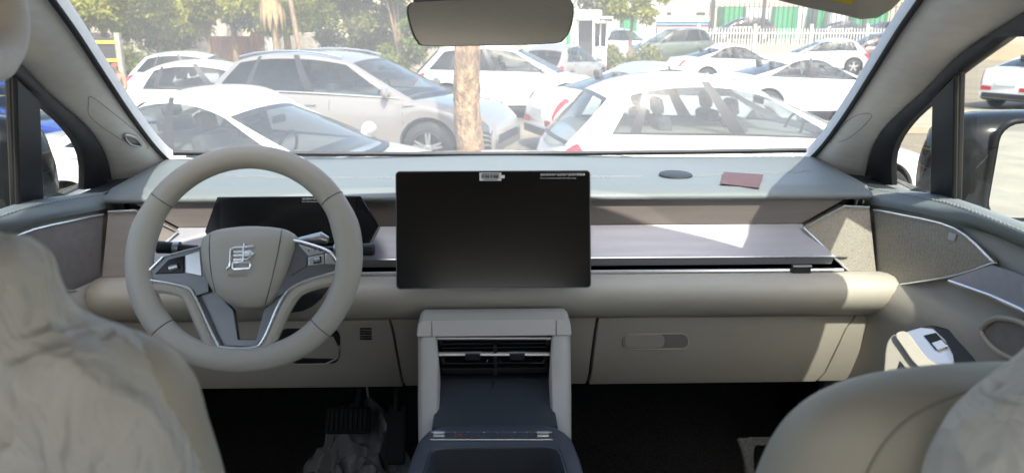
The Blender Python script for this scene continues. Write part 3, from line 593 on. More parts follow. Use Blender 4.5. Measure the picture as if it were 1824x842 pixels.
# ------------------------------------------------------------------ doors
def door(s):
    mir = lambda p: Vector((p[0] * s, p[1], p[2]))
    lab = 'passenger door with pale speaker mesh and armrest at the right' if s == 1 else 'driver door with slate sill pad and brown board at the left'
    d = thing('front_door_assembly', lab, 'door', (.9 * s, .6, .9), group='front doors')
    # beige main panel
    b = MB(); rows = []
    for k in range(40):
        Y = lerp(1.535, -.15, k / 39); r = []
        for z in (.98, 1.2, 1.38, 1.42, 1.45, 1.48, 1.50, 1.515, 1.53, 1.56, 1.60, 1.665):
            x = interp(XD, Y) + .016; bulge = interp([(1.0, .03), (1.38, .03), (1.43, .032), (1.465, .036), (1.495, .034), (1.515, .022), (1.535, .004), (1.58, .0)], z) * interp([(.2, .3), (1.0, .6), (1.25, 1.1), (1.44, 1.3), (1.535, 1.0)], Y)
            r.append(mir((x - bulge, Y, z)))
        rows.append(r)
    b.grid(rows); b.build('inner_panel', M['shaded_beige_plastic'], d, 60, solid=.006)
    # slate sill pad
    up = [side_pt(*q) for q in [(1543, 320), (1570, 333), (1640, 342), (1700, 352), (1824, 396)]] + [Vector((.855, .55, 1.70)), Vector((.855, -.15, 1.70))]
    lo = [door_pt(*q, -.004) for q in [(1551, 364), (1590, 371), (1650, 383), (1720, 404), (1824, 442)]] + [Vector((.872, .55, 1.625)), Vector((.872, -.15, 1.625))]
    U, Lo = resample(catmull(up, 5), 36), resample(catmull(lo, 5), 36); rows = []
    for p, q in zip(U, Lo):
        r = [mir(p + Vector((.03, 0, -.03)))]
        for k in range(9):
            t = k / 8; c = p.lerp(q, t) + Vector((-.030, -.012, .014)) * math.sin(math.pi * t) ** .7; r.append(mir(c))
        r.append(mir(q + Vector((.02, 0, .005)))); rows.append(r)
    b = MB(); b.grid(rows); spad = b.build('sill_pad', M['dash'], d, 60)
    b = MB()
    for i in range(len(rows) - 1):
        a, c = rows[i][4], rows[i + 1][4]; n = max(1, int((c - a).length / .0092))
        for j in range(n): b.box(a.lerp(c, (j + .5) / n) + Vector((-.0016 * s, -.001, .0012)), (.002, .006, .0014))
    tag(b.build('stitching', M['seat_thread'], spad, 0), kind='stuff')
    # speaker mesh or board
    P = [door_pt(*q, .004) for q in [(1557, 373), (1600, 381), (1700, 406), (1766, 462), (1766, 468), (1690, 492), (1566, 511)]]
    c = sum(P, Vector()) / len(P); n_ = len(P); Pm = [mir(p) for p in P]; cm = mir(c + Vector((-.002, 0, 0)))
    b = MB(); b.add(Pm + [cm] + [p + Vector((.012 * s, .004, 0)) for p in Pm], [(i, (i + 1) % n_, n_) for i in range(n_)] + [(i, (i + 1) % n_, n_ + 1 + (i + 1) % n_, n_ + 1 + i) for i in range(n_)])
    bd = b.build('speaker_mesh' if s == 1 else 'trim_board', M['speaker_silver'] if s == 1 else M['trim_brown'], d, 60)
    b = MB(); b.tube(catmull([p + Vector((-.002 * s, -.002, 0)) for p in Pm], 4)[0:], .0021, 6); b.build('chrome_edge', M['chrome'], bd)
    if s == 1:
        b = MB(); b.plate([door_pt(*q, .0075) for q in [(1690, 414), (1703, 417), (1700, 430), (1688, 426)]], (.002, 0, 0)); b.build('speaker_badge', M['satin'], bd, 0)
    # lower grey strip with bright edge
    P = [door_pt(*q, .006) for q in [(1694, 496), (1768, 472), (1800, 482), (1822, 490)]]; Q = [door_pt(*q, .006) for q in [(1694, 500), (1768, 526), (1800, 540), (1822, 550)]]
    P += [Vector((.865, .3, 1.57))]; Q += [Vector((.86, .3, 1.50))]
    b = MB(); b.grid([[mir(p) for p in P], [mir(q) for q in Q]]); ls = b.build('lower_trim_strip', M['trim_grey'], d, 0, solid=.004)
    b = MB(); b.tube([mir(q + Vector((-.004, 0, 0))) for q in Q], .003, 6); b.build('chrome_edge', M['chrome'], ls)
    # black frame, divider, quarter glass, door glass
    O = resample(catmull([side_pt(*q) for q in [(1541, 325), (1545, 295), (1556, 260), (1583, 220), (1643, 165), (1713, 95), (1813, 30)]], 6) + [Vector((sx(2.10), .80, 2.10)), Vector((sx(2.13), .55, 2.13))], 44)
    I = resample(catmull([side_pt(*q) for q in [(1589, 330), (1588, 285), (1598, 250), (1623, 215), (1660, 180), (1705, 134), (1824, 48)]], 6) + [Vector((sx(1.965), .93, 1.965)), Vector((sx(1.945), .80, 1.945)), Vector((sx(1.96), .55, 1.96)), Vector((sx(2.06), .42, 2.06))], 44)  # unseen rear stretch of inner edge dips to keep sun off the glovebox
    rows = [[mir(o + Vector((.03, .01, 0))), mir(o + Vector((-.004, -.006, 0))), mir(o.lerp(i, .5) + Vector((-.006, -.006, 0))), mir(i), mir(i + Vector((.014, .004, 0)))] for o, i in zip(O, I)]
    b = MB(); b.grid(rows); fr = b.build('window_frame', M['black'], d, 50)
    b = MB(); b.plate([mir(p) for p in [Vector((sx(2.13), .55, 2.13)), Vector((sx(2.13), -.15, 2.13)), Vector((sx(2.07), -.15, 2.07)), Vector((sx(2.06), .42, 2.06))]], (.03 * s, 0, 0)); b.build('window_frame_rail', M['black'], d, 0)
    b = MB(); b.plate([mir(side_pt(*q, -.004)) for q in [(1659, 176), (1708, 126), (1703, 365), (1655, 352)]], (.014 * s, .002, 0)); b.build('window_divider', M['black'], d, 0, .004)
    b = MB(); b.tube([mir(side_pt(*q, -.008)) for q in [(1703, 135), (1700, 360)]], .0045, 8); b.build('divider_seal', M['rubber'], d)
    b = MB(); b.add([mir(side_pt(*q, .009)) for q in [(1660, 178), (1623, 213), (1597, 250), (1586, 285), (1585, 335), (1660, 356)]], [tuple(range(6))]); b.build('quarter_glass', M['side_glass'], d, 0)
    g = [side_pt(*q, .009) for q in [(1703, 132), (1824, 46)]] + [Vector((sx(2.06) + .009, .5, 2.06)), Vector((sx(2.07) + .009, -.12, 2.07)), Vector((sx(1.66) + .009, -.12, 1.66)), Vector((sx(1.66) + .009, .5, 1.66))] + [side_pt(*q, .009) for q in [(1824, 400), (1700, 362)]]
    b = MB(); b.add([mir(p) for p in g], [tuple(range(len(g)))]); b.build('door_glass', M['side_glass'], d, 0)
    # outer skin
    b = MB(); b.grid([[mir((.905 + .03 * math.sin(math.pi * (z - .8) / .9), Y, z)) for z in (.8, 1.0, 1.2, 1.4, 1.55, 1.64, 1.668)] for Y in (1.75, 1.2, .6, 0, -.3)]); b.build('outer_skin', M['car_black'], d, 60, solid=.004)
    # door mirror
    b = MB(); rings = []
    for k, (x, hy, hz, zc, yc) in enumerate([(.925, .03, .05, 1.70, 1.56), (.945, .060, .088, 1.712, 1.555), (.97, .075, .103, 1.716, 1.55), (1.02, .08, .110, 1.718, 1.545), (1.10, .078, .112, 1.72, 1.54), (1.18, .070, .110, 1.722, 1.535), (1.215, .045, .092, 1.722, 1.53)]):
        rings.append([mir((x, yc + hy * math.copysign(abs(math.cos(q)) ** .6, math.cos(q)), zc + hz * math.copysign(abs(math.sin(q)) ** .75, math.sin(q)))) for q in [2 * math.pi * j / 28 for j in range(28)]])
    b.loft(rings); mh = b.build('door_mirror', M['gloss_black'], d, 60)
    b = MB(); b.plate(pill_xz(1.005, 1.19, 1.625, 1.815, .035, 1.450, s), (0, -.006, 0)); mg = b.build('mirror_glass', M['mirror'], mh, 0)
    b = MB(); b.tube([p + Vector((0, -.003, 0)) for p in pill_xz(1.001, 1.194, 1.621, 1.819, .037, 1.454, s)], .0055, 8, True); b.build('mirror_rim', M['gloss_black'], mh)
    b = MB(); b.tube([mir((.90, 1.53, 1.64)), mir((.95, 1.55, 1.645)), mir((1.0, 1.55, 1.64))], .03, 10); b.build('mirror_foot', M['gloss_black'], mh)
    if s == 1:
        # armrest with window switch and pull pocket
        aN = Vector((-.55, -.45, .7)).normalized(); aO = door_pt(1655, 620, .06)
        ap = lambda u, v, off=0: onplane(u, v, aO + aN * off, aN)
        b = MB(); b.plate([ap(*q, -.004) for q in [(1628, 583), (1660, 577), (1692, 585), (1722, 607), (1738, 632), (1742, 664), (1640, 668), (1590, 640)]], -aN * .07); ar = b.build('armrest', M['black'], d, 0, .004)
        b = MB(); b.plate([ap(*q, 0) for q in [(1606, 592), (1640, 582), (1662, 584), (1684, 604), (1698, 630), (1701, 655), (1664, 662)]], -aN * .008); b.build('switch_plate', M['satin'], ar, 0, .002)
        b = MB(); b.plate([ap(*q, .002) for q in [(1645, 597), (1667, 592), (1688, 614), (1666, 622)]], -aN * .004); b.build('switch_well', M['gloss_black'], ar, 0)
        b = MB(); b.plate([ap(*q, .006) for q in [(1659, 610), (1677, 604), (1688, 616), (1670, 623)]], -aN * .005); b.build('window_switch', M['satin'], ar, 0, .001)
        sm = lambda L_: [tuple(p[:2]) for p in catmull([(x, y, 0) for x, y in L_], 4, True)]
        b = MB(); b.plate([ap(*q, -.002) for q in sm([(1580, 672), (1575, 640), (1580, 608), (1594, 594), (1606, 608), (1620, 632), (1640, 664)])], -aN * .04); b.build('handle_inner', M['shaded_beige_plastic'], ar, 40, .004, 3)
        b = MB(); b.plate([ap(*q, .010) for q in sm([(1595, 597), (1605, 589), (1618, 593), (1634, 614), (1652, 636), (1676, 654), (1668, 664), (1648, 660), (1628, 645), (1610, 620)])], -aN * .03); b.build('pull_handle', M['beige'], ar, 40, .005, 4)
        b = MB(); b.plate([ap(*q, .0) for q in [(1596, 664), (1603, 642), (1622, 664)]], -aN * .002); b.build('handle_gap', M['black'], ar, 0)
        P = [door_pt(*q, .02) for q in [(1750, 590), (1764, 572), (1785, 566), (1824, 575), (1850, 600), (1850, 650), (1815, 642), (1775, 622)]]
        b = MB(); b.plate(P, (.01, 0, 0)); pk = b.build('pull_pocket', M['trim_brown'], d, 0)
        b = MB(); b.tube(catmull([p + Vector((-.003, 0, 0)) for p in P], 5, True), .0045, 8, True); b.build('pocket_rim', M['shaded_beige_plastic'], pk)
    return d
def pill_xz(x0, x1, z0, z1, r, Y, s):
    out = []
    for cx, cz, a0 in ((x1 - r, z1 - r, 0), (x0 + r, z1 - r, 90), (x0 + r, z0 + r, 180), (x1 - r, z0 + r, 270)):
        for k in range(6): a = R(a0 + 18 * k); out.append(Vector((s * (cx + r * math.cos(a)), Y - .12 * (cx + r * math.cos(a) - 1.1), cz + r * math.sin(a))))
    return out
door(1); door(-1)
# ------------------------------------------------------------------ rear-view mirror, visor, grab handle
rv = thing('rear_view_mirror', 'black-backed rear-view mirror hanging from the top of the windscreen', 'mirror', (0, 1.15, 2.08))
mO = at(872, 40, 1.15); mNn = Vector((.10, -1, .056)).normalized()
def mp_(u, v, off=0): return onplane(u, v, mO + mNn * off, mNn)
mo = catmull([mp_(*q) for q in [(724, 22), (728, 8), (748, 3), (870, -2), (1000, -4), (1018, 2), (1023, 18), (1018, 50), (1006, 70), (985, 78), (880, 81), (762, 82), (742, 74), (731, 52)]], 4, True)
cm = sum(mo, Vector()) / len(mo)
b = MB(); rings = [[cm + (p - cm) * k - mNn * h for p in mo] for k, h in ((.985, -.001), (1.0, .002), (1.0, .012), (.93, .024), (.75, .033), (.4, .037))]; b.loft(rings); b.build('mirror_shell', M['black'], rv, 50)
b = MB(); b.plate([cm + (p - cm) * .975 + mNn * .0012 for p in mo], mNn * .001); b.build('mirror_glass', M['mirror'], rv, 0)
b = MB(); b.tube([mO - mNn * .03, Vector((0, 1.22, 2.045)), Vector((0, 1.27, zws(0, 1.27) - .02))], [.012, .014, .018], 10); b.build('mirror_stalk', M['black'], rv)
b = MB(); rows = []
for Y, w, dp in ((.98, .10, .05), (1.10, .125, .05), (1.20, .13, .04), (1.30, .125, .028), (1.37, .11, .016), (1.40, .09, .005)):
    z = lambda x: zws(x, Y) - .004
    rows.append([Vector((-w, Y, z(w))), Vector((-w * .93, Y, z(w) - dp)), Vector((w * .93, Y, z(w) - dp)), Vector((w, Y, z(w)))])
b.loft(rows); b.build('camera_housing', M['black'], rv, 0, .006)
vz = thing('sun_visor', 'folded pale sun visor with yellow label at the top right of the windscreen', 'sun visor', (.35, 1.0, 2.1))
vv = [at(*q) for q in [(1150, -80, .96), (1290, -26, .98), (1400, 5, .99), (1500, 27, .99), (1550, 36, .98), (1590, 16, .96), (1625, -22, .93)]]
vtop = [Vector((p.x, .82, 2.15 - .05 * (p.x - .25) ** 2)) for p in vv]
b = MB(); P = resample(catmull(vv, 5), 20); Q = resample(vtop, 20)
rows = [[q, q.lerp(p, .5) + Vector((0, 0, -.006)), p, p + Vector((0, .008, .004)), p + Vector((0, .006, .014)), q + Vector((0, .0, .016))] for p, q in zip(P, Q)]
b.grid(rows, 0, True); b.build('visor_board', M['headliner'], vz, 60)
b = MB(); b.grid([[q.lerp(p, t) + Vector((0, -.0015, -.0035 - .006 * math.sin(math.pi * t))) for t in (.74, .80, .86)] for p, q in list(zip(P, Q))[9:15]]); b.build('warning_label', M['yellow_label'], vz, 0)
gh = thing('grab_handle', 'blurred beige grab handle at the upper left roof edge', 'grab handle', (-.56, .72, 2.1))
b = MB(); b.tube(catmull([at(-20, -60, .80), at(2, -20, .78), at(14, 30, .76), at(10, 75, .74), at(-12, 110, .70), at(-60, 120, .62)], 5), .018, 12); b.build('handle_bar', M['pillar'], gh)
# ------------------------------------------------------------------ seats
def seat_ring(cx, cy, z, hw, hd, e=2.6, n=48):
    return [Vector((cx + hw * math.copysign(abs(math.cos(q)) ** (2 / e), math.cos(q)), cy + hd * math.copysign(abs(math.sin(q)) ** (2 / e), math.sin(q)), z)) for q in [2 * math.pi * k / n for k in range(n)]]
def dense(prof, n):
    zs = [p[0] for p in prof]; cols = list(zip(*prof)); out = []
    P = catmull([(p[0], p[1], p[2]) for p in prof], n); Yq = catmull([(p[0], p[3], 0) for p in prof], n)
    return [(a.x, a.y, a.z, c.y) for a, c in zip(P, Yq)]
def wrinkle(rings, amp, seed, sc=9):
    """loose cloth: long slanting folds with sharp ridges plus fine crumple"""
    out = []
    for r in rings:
        c = sum(r, Vector()) / len(r); rr = []
        for p in r:
            d = (p - c); d.z = 0
            if d.length > 1e-6: d.normalize()
            w = Vector((noise.noise(p * 9 + Vector((seed, 0, 0))), noise.noise(p * 9 + Vector((0, seed, 5))), 0)) * .5
            q = Vector((p.x * sc + p.z * sc * .55, p.y * sc, p.z * sc * .28 + seed)) + w
            f = max(0, 1 - abs(noise.noise(q * 1.1)) * 2.6) ** 2.2; g = max(0, 1 - abs(noise.noise(Vector((p.x * sc * 1.5 - p.z * sc * 1.3, p.y * sc, p.z * sc * .5 - seed)) + w)) * 3) ** 2
            h_ = noise.noise(p * 60 + Vector((seed, 2, 3)))
            rr.append(p + d * amp * (1.1 * f + .8 * g + .12 * h_ - .5))
        out.append(rr)
    return out
# driver seat, wrapped in a loose white cover
ds = thing('driver_seat', 'driver seat back under a wrinkled pale cover, blurred at lower left', 'seat', (-.385, .5, .95))
core = [(1.36, .198, .06, .50), (1.5, .199, .06, .485), (1.62, .199, .06, .465), (1.70, .198, .058, .45), (1.745, .195, .054, .443), (1.78, .192, .05, .438), (1.805, .176, .044, .435), (1.818, .14, .035, .434), (1.822, .09, .02, .434)]
b = MB(); b.loft([seat_ring(-.385, y, z, hw, hd, 2.6) for z, hw, hd, y in dense(core, 4)]); b.build('backrest', M['beige'], ds, 60)
b = MB(); b.box((-.385, .78, 1.25), (.48, .52, .16)); b.build('cushion', M['beige'], ds, bevel=.05, seg=4)
b = MB(); b.box((-.385, .72, 1.06), (.40, .44, .22)); b.build('seat_base', M['black'], ds, 0, .01)
cov = [(1.36, .190, .070, .49), (1.5, .193, .070, .475), (1.62, .195, .070, .455), (1.70, .194, .068, .44), (1.745, .192, .064, .433), (1.78, .185, .060, .428), (1.80, .177, .056, .425), (1.815, .162, .053, .424), (1.824, .142, .051, .423), (1.834, .129, .050, .423), (1.85, .125, .050, .423), (1.866, .122, .049, .423), (1.876, .113, .042, .423), (1.881, .09, .028, .423)]
b = MB(); b.loft(wrinkle([seat_ring(-.385, y, z, hw, hd, 2.6, 140) for z, hw, hd, y in dense(cov, 9)], .0022, 4, 13)); b.build('seat_cover', M['cover'], ds, 80)
# passenger seat, bare shoulder, cover over the headrest
ps = thing('passenger_seat', 'bare beige passenger seat back with pale cover over its headrest at lower right', 'seat', (.41, .5, .95))
core = [(1.30, .217, .07, .545), (1.45, .218, .07, .535), (1.57, .216, .068, .525), (1.635, .211, .064, .518), (1.68, .202, .060, .512), (1.711, .187, .052, .508), (1.732, .158, .043, .506), (1.744, .11, .03, .505), (1.748, .05, .016, .505)]
SXc = .42
b = MB(); b.loft([seat_ring(SXc, y, z, hw, hd, 2.6) for z, hw, hd, y in dense(core, 4)]); bk = b.build('backrest', M['beige'], ps, 60)
dn = dense(core, 4); seam = []
for z, hw, hd, y in dn[8:31]:
    rg = seat_ring(SXc, y, z, hw, hd, 2.6); seam.append(rg[30] + Vector((0, -.0005, 0)))
b = MB(); b.tube(seam, .0012, 6); b.build('seam', M['shaded_beige_plastic'], bk)
b = MB(); b.box((.41, .84, 1.20), (.48, .52, .16)); b.build('cushion', M['beige'], ps, bevel=.05, seg=4)
b = MB(); b.box((.41, .78, 1.02), (.40, .44, .20)); b.build('seat_base', M['black'], ps, 0, .01)
cov = [(1.50, .140, .06, .445), (1.62, .141, .06, .44), (1.69, .141, .059, .433), (1.72, .139, .058, .43), (1.745, .133, .056, .428), (1.765, .120, .053, .426), (1.785, .100, .05, .424), (1.80, .088, .05, .423), (1.83, .086, .05, .422), (1.87, .088, .05, .421), (1.89, .084, .046, .42), (1.905, .07, .036, .42), (1.91, .04, .02, .42)]
b = MB(); b.loft(wrinkle([seat_ring(.435, y, z, hw, hd, 2.5, 130) for z, hw, hd, y in dense(cov, 9)], .0024, 11, 13)); b.build('headrest_cover', M['cover'], ps, 80)
# ------------------------------------------------------------------ footwell: pedal, film
pe = thing('brake_pedal', 'black ribbed brake pedal in the dark driver footwell', 'pedal', at(620, 748, 1.6))
pc = at(620, 748, 1.6); pr = Matrix.Rotation(R(-35), 3, 'X')
b = MB(); b.box(pc, (.105, .018, .062), pr); b.build('pedal_pad', M['rubber'], pe, 0, .006)
for k in range(9): b = MB(); b.box(pc + pr @ Vector((-.044 + .011 * k, -.011, 0)), (.0045, .005, .052), pr); b.build('rib', M['rubber'], pe, 0, .001)
b = MB(); b.tube([pc + Vector((.02, .02, .02)), pc + Vector((.03, .08, .12)), pc + Vector((.03, .12, .30))], .009, 8); b.build('pedal_arm', M['black'], pe)
ap_ = thing('accelerator_pedal', 'slim black accelerator pedal beside the brake pedal', 'pedal', at(708, 765, 1.6))
pc2 = at(706, 772, 1.58); b = MB(); b.box(pc2, (.045, .014, .14), pr); b.build('pedal_pad', M['rubber'], ap_, 0, .006)
b = MB(); b.tube([pc2 + Vector((0, .02, .05)), pc2 + Vector((0, .1, .2)), pc2 + Vector((0, .14, .32))], .008, 8); b.build('pedal_arm', M['black'], ap_)
b = MB(); rows = []
A, B_, C_, D_ = at(575, 742, 1.68), at(722, 738, 1.68), at(738, 862, 1.42), at(490, 862, 1.42)
for i in range(70):
    r = []
    for j in range(70):
        a_, c_ = i / 69, j / 69; p = A.lerp(D_, a_).lerp(B_.lerp(C_, a_), c_); ed = min(a_, c_, 1 - a_, 1 - c_)
        p += Vector((noise.noise(Vector((p.y * 13, 1, 0))) * .05 * (c_ - .5) * 2, noise.noise(Vector((p.x * 12, 3, 0))) * .05 * (.5 - a_) * 2, 0))
        n1 = 1 - abs(noise.noise(Vector((p.x * 11, p.y * 8, 2)))) * 2.4; n2 = 1 - abs(noise.noise(Vector((p.x * 26 + 4, p.y * 22, 5)))) * 2.2; n3 = noise.noise(Vector((p.x * 70, p.y * 64, 8)))
        p.z = max(.966, .975 + .12 * max(0, 1 - a_ * 2.2) * min(1, ed * 9) + min(1, ed * 8) * (.045 * max(0, n1) + .022 * max(0, n2) + .006 * n3)); r.append(p)
    rows.append(r)
b.grid(rows); tag(b.build('plastic_film', M['film'], None, 25), 'crumpled clear plastic film on the driver footwell carpet', 'plastic film')
tq = pc + Vector((.03, .075, .10)); b = MB(); b.tube([tq, tq.lerp(at(656, 706, 1.60), .5), at(656, 706, 1.60)], [.004, .0035, .002], 6); b.build('cable_tie', M['white_pearl'], pe)
# ------------------------------------------------------------------ parked cars
def paint(name, c, metal=.0, rough=.28): return principled(name, c, rough, metal, .5, 1)
PAINT = {'white': paint('white_paint', (.62, .62, .61)), 'cream': paint('cream_paint', (.66, .60, .50)), 'silver': paint('silver_paint', (.55, .56, .57), .6), 'grey': paint('warm_grey_paint', (.21, .195, .18), .0),
         'blue': paint('blue_paint', (.012, .035, .22), .2), 'brown': paint('brown_paint', (.10, .055, .04), .3), 'dark': paint('dark_paint', (.025, .03, .035), .2), 'green': paint('olive_paint', (.06, .08, .06), .2)}
M['rim'] = principled('alloy_rim', (.55, .56, .57), .3, .8); M['rim_dark'] = principled('dark_alloy', (.09, .09, .095), .3, .8)
M['tail'] = principled('red_tail_lamp', (.48, .015, .03), .12, 0, .5, .6); M['lamp'] = principled('clear_lamp', (.55, .58, .6), .08, .3, .6, .8); M['lamp_dark'] = principled('smoked_lamp', (.05, .06, .07), .06, .2, .6, .8)
M['near_glass'] = glass('dusty_car_glass', (.80, .86, .87), .80, .10, (.7, .7, .68))
M['cabin_floor'] = textured('car_cabin_lining', (.30, .28, .26), (.24, .23, .21), 4, .9, bump=.1)
M['cabin_dark'] = textured('car_seat_cloth', (.10, .10, .105), (.07, .07, .075), 20, .9, bump=.2)
M['seam'] = principled('panel_gap', (.03, .03, .03), .7); M['plate'] = principled('number_plate', (.7, .7, .66), .5); M['trimblack'] = principled('body_black_trim', (.02, .02, .022), .4)
M['amber'] = principled('amber_lamp', (.6, .2, .02), .2)
def wheel_parts(parent, c, s, r, dark, spokes=5):
    ax = Vector((0, s, 0)); w = .1
    b = MB(); b.lathe([(r * .66, -w), (r * .93, -w), (r, -w * .7), (r, w * .7), (r * .93, w), (r * .68, w), (r * .66, w * .8)], c, ax, 28); ty = b.build('wheel', M['rubber'], parent, 50)
    b = MB(); b.lathe([(r * .66, w * .95), (r * .62, w * .99), (r * .60, w * .8), (r * .58, w * .1), (0.001, w * .1)], c, ax, 28, 1); b.lathe([(r * .16, w * .1), (r * .16, w * .85), (r * .10, w * .92), (.001, w * .92)], c, ax, 14, 0)
    for k in range(spokes):
        for dd in (-.13, .13):
            a = 2 * math.pi * k / spokes + .3; e = Vector((math.cos(a + dd), 0, math.sin(a + dd))); f = Vector((math.cos(a + dd * 2.2), 0, math.sin(a + dd * 2.2)))
            t = Vector((-e.z, 0, e.x)); o = Vector(c)
            p0, p1 = o + f * (r * .10), o + e * (r * .63); hw = r * .042
            b.plate([p0 + t * hw * 1.2 + ax * w * .86, p1 + t * hw + ax * w * .82, p1 - t * hw + ax * w * .82, p0 - t * hw * 1.2 + ax * w * .86], -ax * .03)
    b.build('rim', [M['rim_dark'] if dark == 2 else M['rim'], M['rim_dark']], ty, 40)
def car(label, pos, head, pnt, style, group='parked cars', L=4.2, W=1.72, H=1.48, detail=2, tint='tinted', roofcol=None, darkrim=0, cat='car', name='parked_car', seats=True, front=None, spokes=5):
    """x forward from the rear bumper; z up; y to the left"""
    root = thing(name, label, cat, pos, head, group); pm = PAINT[pnt]; h = W / 2
    S = dict(hatch=dict(zt=[(0, .62), (.02, .80), (.05, .90), (.10, .965), (.45, .93), (.70, .885), (.80, .84), (.92, .72), (.985, .60), (1, .50)], xr0=.035, xr1=.135, xf0=.745, xf1=.53, zb=.20, fw=.19, rw=.17, panes=[(.14, .20), (.235, .545), (.60, .93)], er=1.0),
             sedan=dict(zt=[(0, .60), (.015, .82), (.04, .95), (.14, .985), (.45, .93), (.70, .88), (.78, .84), (.92, .72), (.985, .58), (1, .48)], xr0=.15, xr1=.335, xf0=.735, xf1=.535, zb=.19, fw=.195, rw=.215, panes=[(.10, .47), (.52, .93)], er=1.0),
             suv=dict(zt=[(0, .62), (.02, .90), (.05, 1.02), (.10, 1.075), (.45, 1.05), (.70, 1.02), (.80, .985), (.93, .87), (.985, .70), (1, .55)], xr0=.03, xr1=.15, xf0=.755, xf1=.55, zb=.26, fw=.19, rw=.19, panes=[(.09, .235), (.265, .54), (.585, .93)], er=1.0))[style]
    if front: S = {**S, **front}
    hz = H / {'hatch': 1.48, 'sedan': 1.45, 'suv': 1.66}[style]
    zt = lambda x: interp(S['zt'], x / L) * hz
    cw = lambda x: h * (1 - .24 * abs((x - L / 2) / (L / 2)) ** 7 - .05 * abs((x - L / 2) / (L / 2)) ** 2)
    wr = .33 if style != 'suv' else .365; ra = wr + .055; xw = [L * S['rw'], L * (1 - S['fw'])]
    def zbot(x):
        z = S['zb'] + (.10 * max(0, 1 - x / (.10 * L)) + .05 * max(0, 1 - (L - x) / (.08 * L)))
        for c in xw:
            d = abs(x - c)
            if d < ra: z = max(z, wr + math.sqrt(ra * ra - d * d))
        return z
    def sec(x, s):
        w, t, zb = cw(x), zt(x), zbot(x); cr = .035; t0 = max(t, zb + .05)
        return [(w * .55, zb), (w * .93, zb), (w * .99, zb + .06 * (t0 - zb)), (w, lerp(zb, t0, .42)), (w * .998, lerp(zb, t0, .70)), (w * .985, lerp(zb, t0, .78)), (w * .955, t0 - .035), (w * .915, t0), (w * .72, t0 + cr * .5), (w * .36, t0 + cr * .88), (0, t0 + cr)]
    xs = sorted(set([0, .012, .03, .06] + [L * k / 44 for k in range(2, 43)] + [L - .06, L - .03, L - .012, L] + [c + ra * q for c in xw for q in (-1.001, -.96, -.87, -.7, -.5, -.25, 0, .25, .5, .7, .87, .96, 1.001)]))
    X0 = L / 2
    def P(x, y, z): return Vector((x - X0, y, z))
    xr = lambda v: L * lerp(S['xr0'], S['xr1'], v ** S['er']); xf = lambda v: L * lerp(S['xf0'], S['xf1'], v)
    b = MB()
    for s in (1, -1):
        rows = [[P(x, s * y, z) for y, z in sec(x, s)] for x in xs]
        b.grid([r[1:8] for r in rows]); b.grid([r[0:2] for r in rows], 1)
        for i in range(len(xs) - 1):
            inside = L * S['xr0'] + .1 < (xs[i] + xs[i + 1]) / 2 < L * S['xf0'] - .1
            b.grid([rows[i][7:], rows[i + 1][7:]], 4 if inside else 0)
    for x in (0, L):
        a = [P(x, y, z) for y, z in sec(x, 1)[1:]]; c = [P(x, -y, z) for y, z in sec(x, -1)[1:]]
        b.grid([a, c])
    # cabin frame
    Hr = lambda u: H - .07 - (.17 if style != 'suv' else .12) * (abs(2 * u - 1)) ** 2.3
    wt = lambda u: h * (.735 - .05 * abs(2 * u - 1) ** 2)
    def SS(u, v, s):
        x = lerp(xr(v), xf(v), u); x0 = lerp(xr(0), xf(0), u); z0 = zt(x0) + .0; y0 = cw(x0) * .915
        return P(x, s * (lerp(y0, wt(u), v) + .035 * math.sin(math.pi * v)), lerp(z0, Hr(u), v))
    us = sorted(set([0, .03, 1, .97] + [k / 16 for k in range(17)] + [e for p in S['panes'] for e in p])); us = [u for i, u in enumerate(us) if i == 0 or u - us[i - 1] > .006 or u in [e for p in S['panes'] for e in p]]
    vsx = [0, .05, .2, .4, .6, .78, .90, 1]
    panes = {}
    for s in (1, -1):
        for i in range(len(us) - 1):
            um = (us[i] + us[i + 1]) / 2; k = next((q for q, p in enumerate(S['panes']) if p[0] < um < p[1]), None)
            edge = S['panes'][0][0] < um < S['panes'][-1][1]
            for j in range(len(vsx) - 1):
                qd = [[SS(us[i], vsx[j], s), SS(us[i + 1], vsx[j], s)], [SS(us[i], vsx[j + 1], s), SS(us[i + 1], vsx[j + 1], s)]]
                if k is not None and 0 < j < len(vsx) - 2: panes.setdefault((s, k), MB()).grid(qd)
                else: b.grid(qd, 2 if (edge and (k is None or j == 0)) else 0)
    def roof(u, q): return P(lerp(xr(1), xf(1), u) + (1 - q * q) * .07 * (2 * u - 1), wt(u) * q, Hr(u) + (1 - q ** 2) ** .8 * .055 if abs(q) < 1 else Hr(u))
    qs = [-1, -.985, -.95, -.85, -.6, -.3, 0, .3, .6, .85, .95, .985, 1]
    b.grid([[roof(k / 14, q) for q in qs] for k in range(15)], 3 if roofcol else 0)
    def screen(u, v, q):
        e = SS(u, v, 1); sg = 1 if u == 1 else -1; m_ = abs(e.y)
        return Vector((e.x + sg * (1 - q * q) * lerp(.20 if u == 1 else .10, .07, v), m_ * q, e.z + (1 - q * q) ** .8 * lerp(.03, .055, v) if abs(q) < 1 else e.z))
    qq = [-1, -.93, -.6, -.3, 0, .3, .6, .93, 1]; sv = [0, .07, .3, .5, .75, .93, 1]; scr = {}
    for u in (0, 1):
        for i in range(len(qq) - 1):
            for j in range(len(sv) - 1):
                qd = [[screen(u, sv[j], qq[i]), screen(u, sv[j], qq[i + 1])], [screen(u, sv[j + 1], qq[i]), screen(u, sv[j + 1], qq[i + 1])]]
                if 0 < i < len(qq) - 2 and 0 < j < len(sv) - 2: scr.setdefault(u, MB()).grid(qd)
                else: b.grid(qd, 2 if 0 < i < len(qq) - 2 else 0)
    b.build('body', [pm, M['trimblack'], M['trimblack'], PAINT[roofcol] if roofcol else pm, M['cabin_floor']], root, 38)
    gm = M[tint]
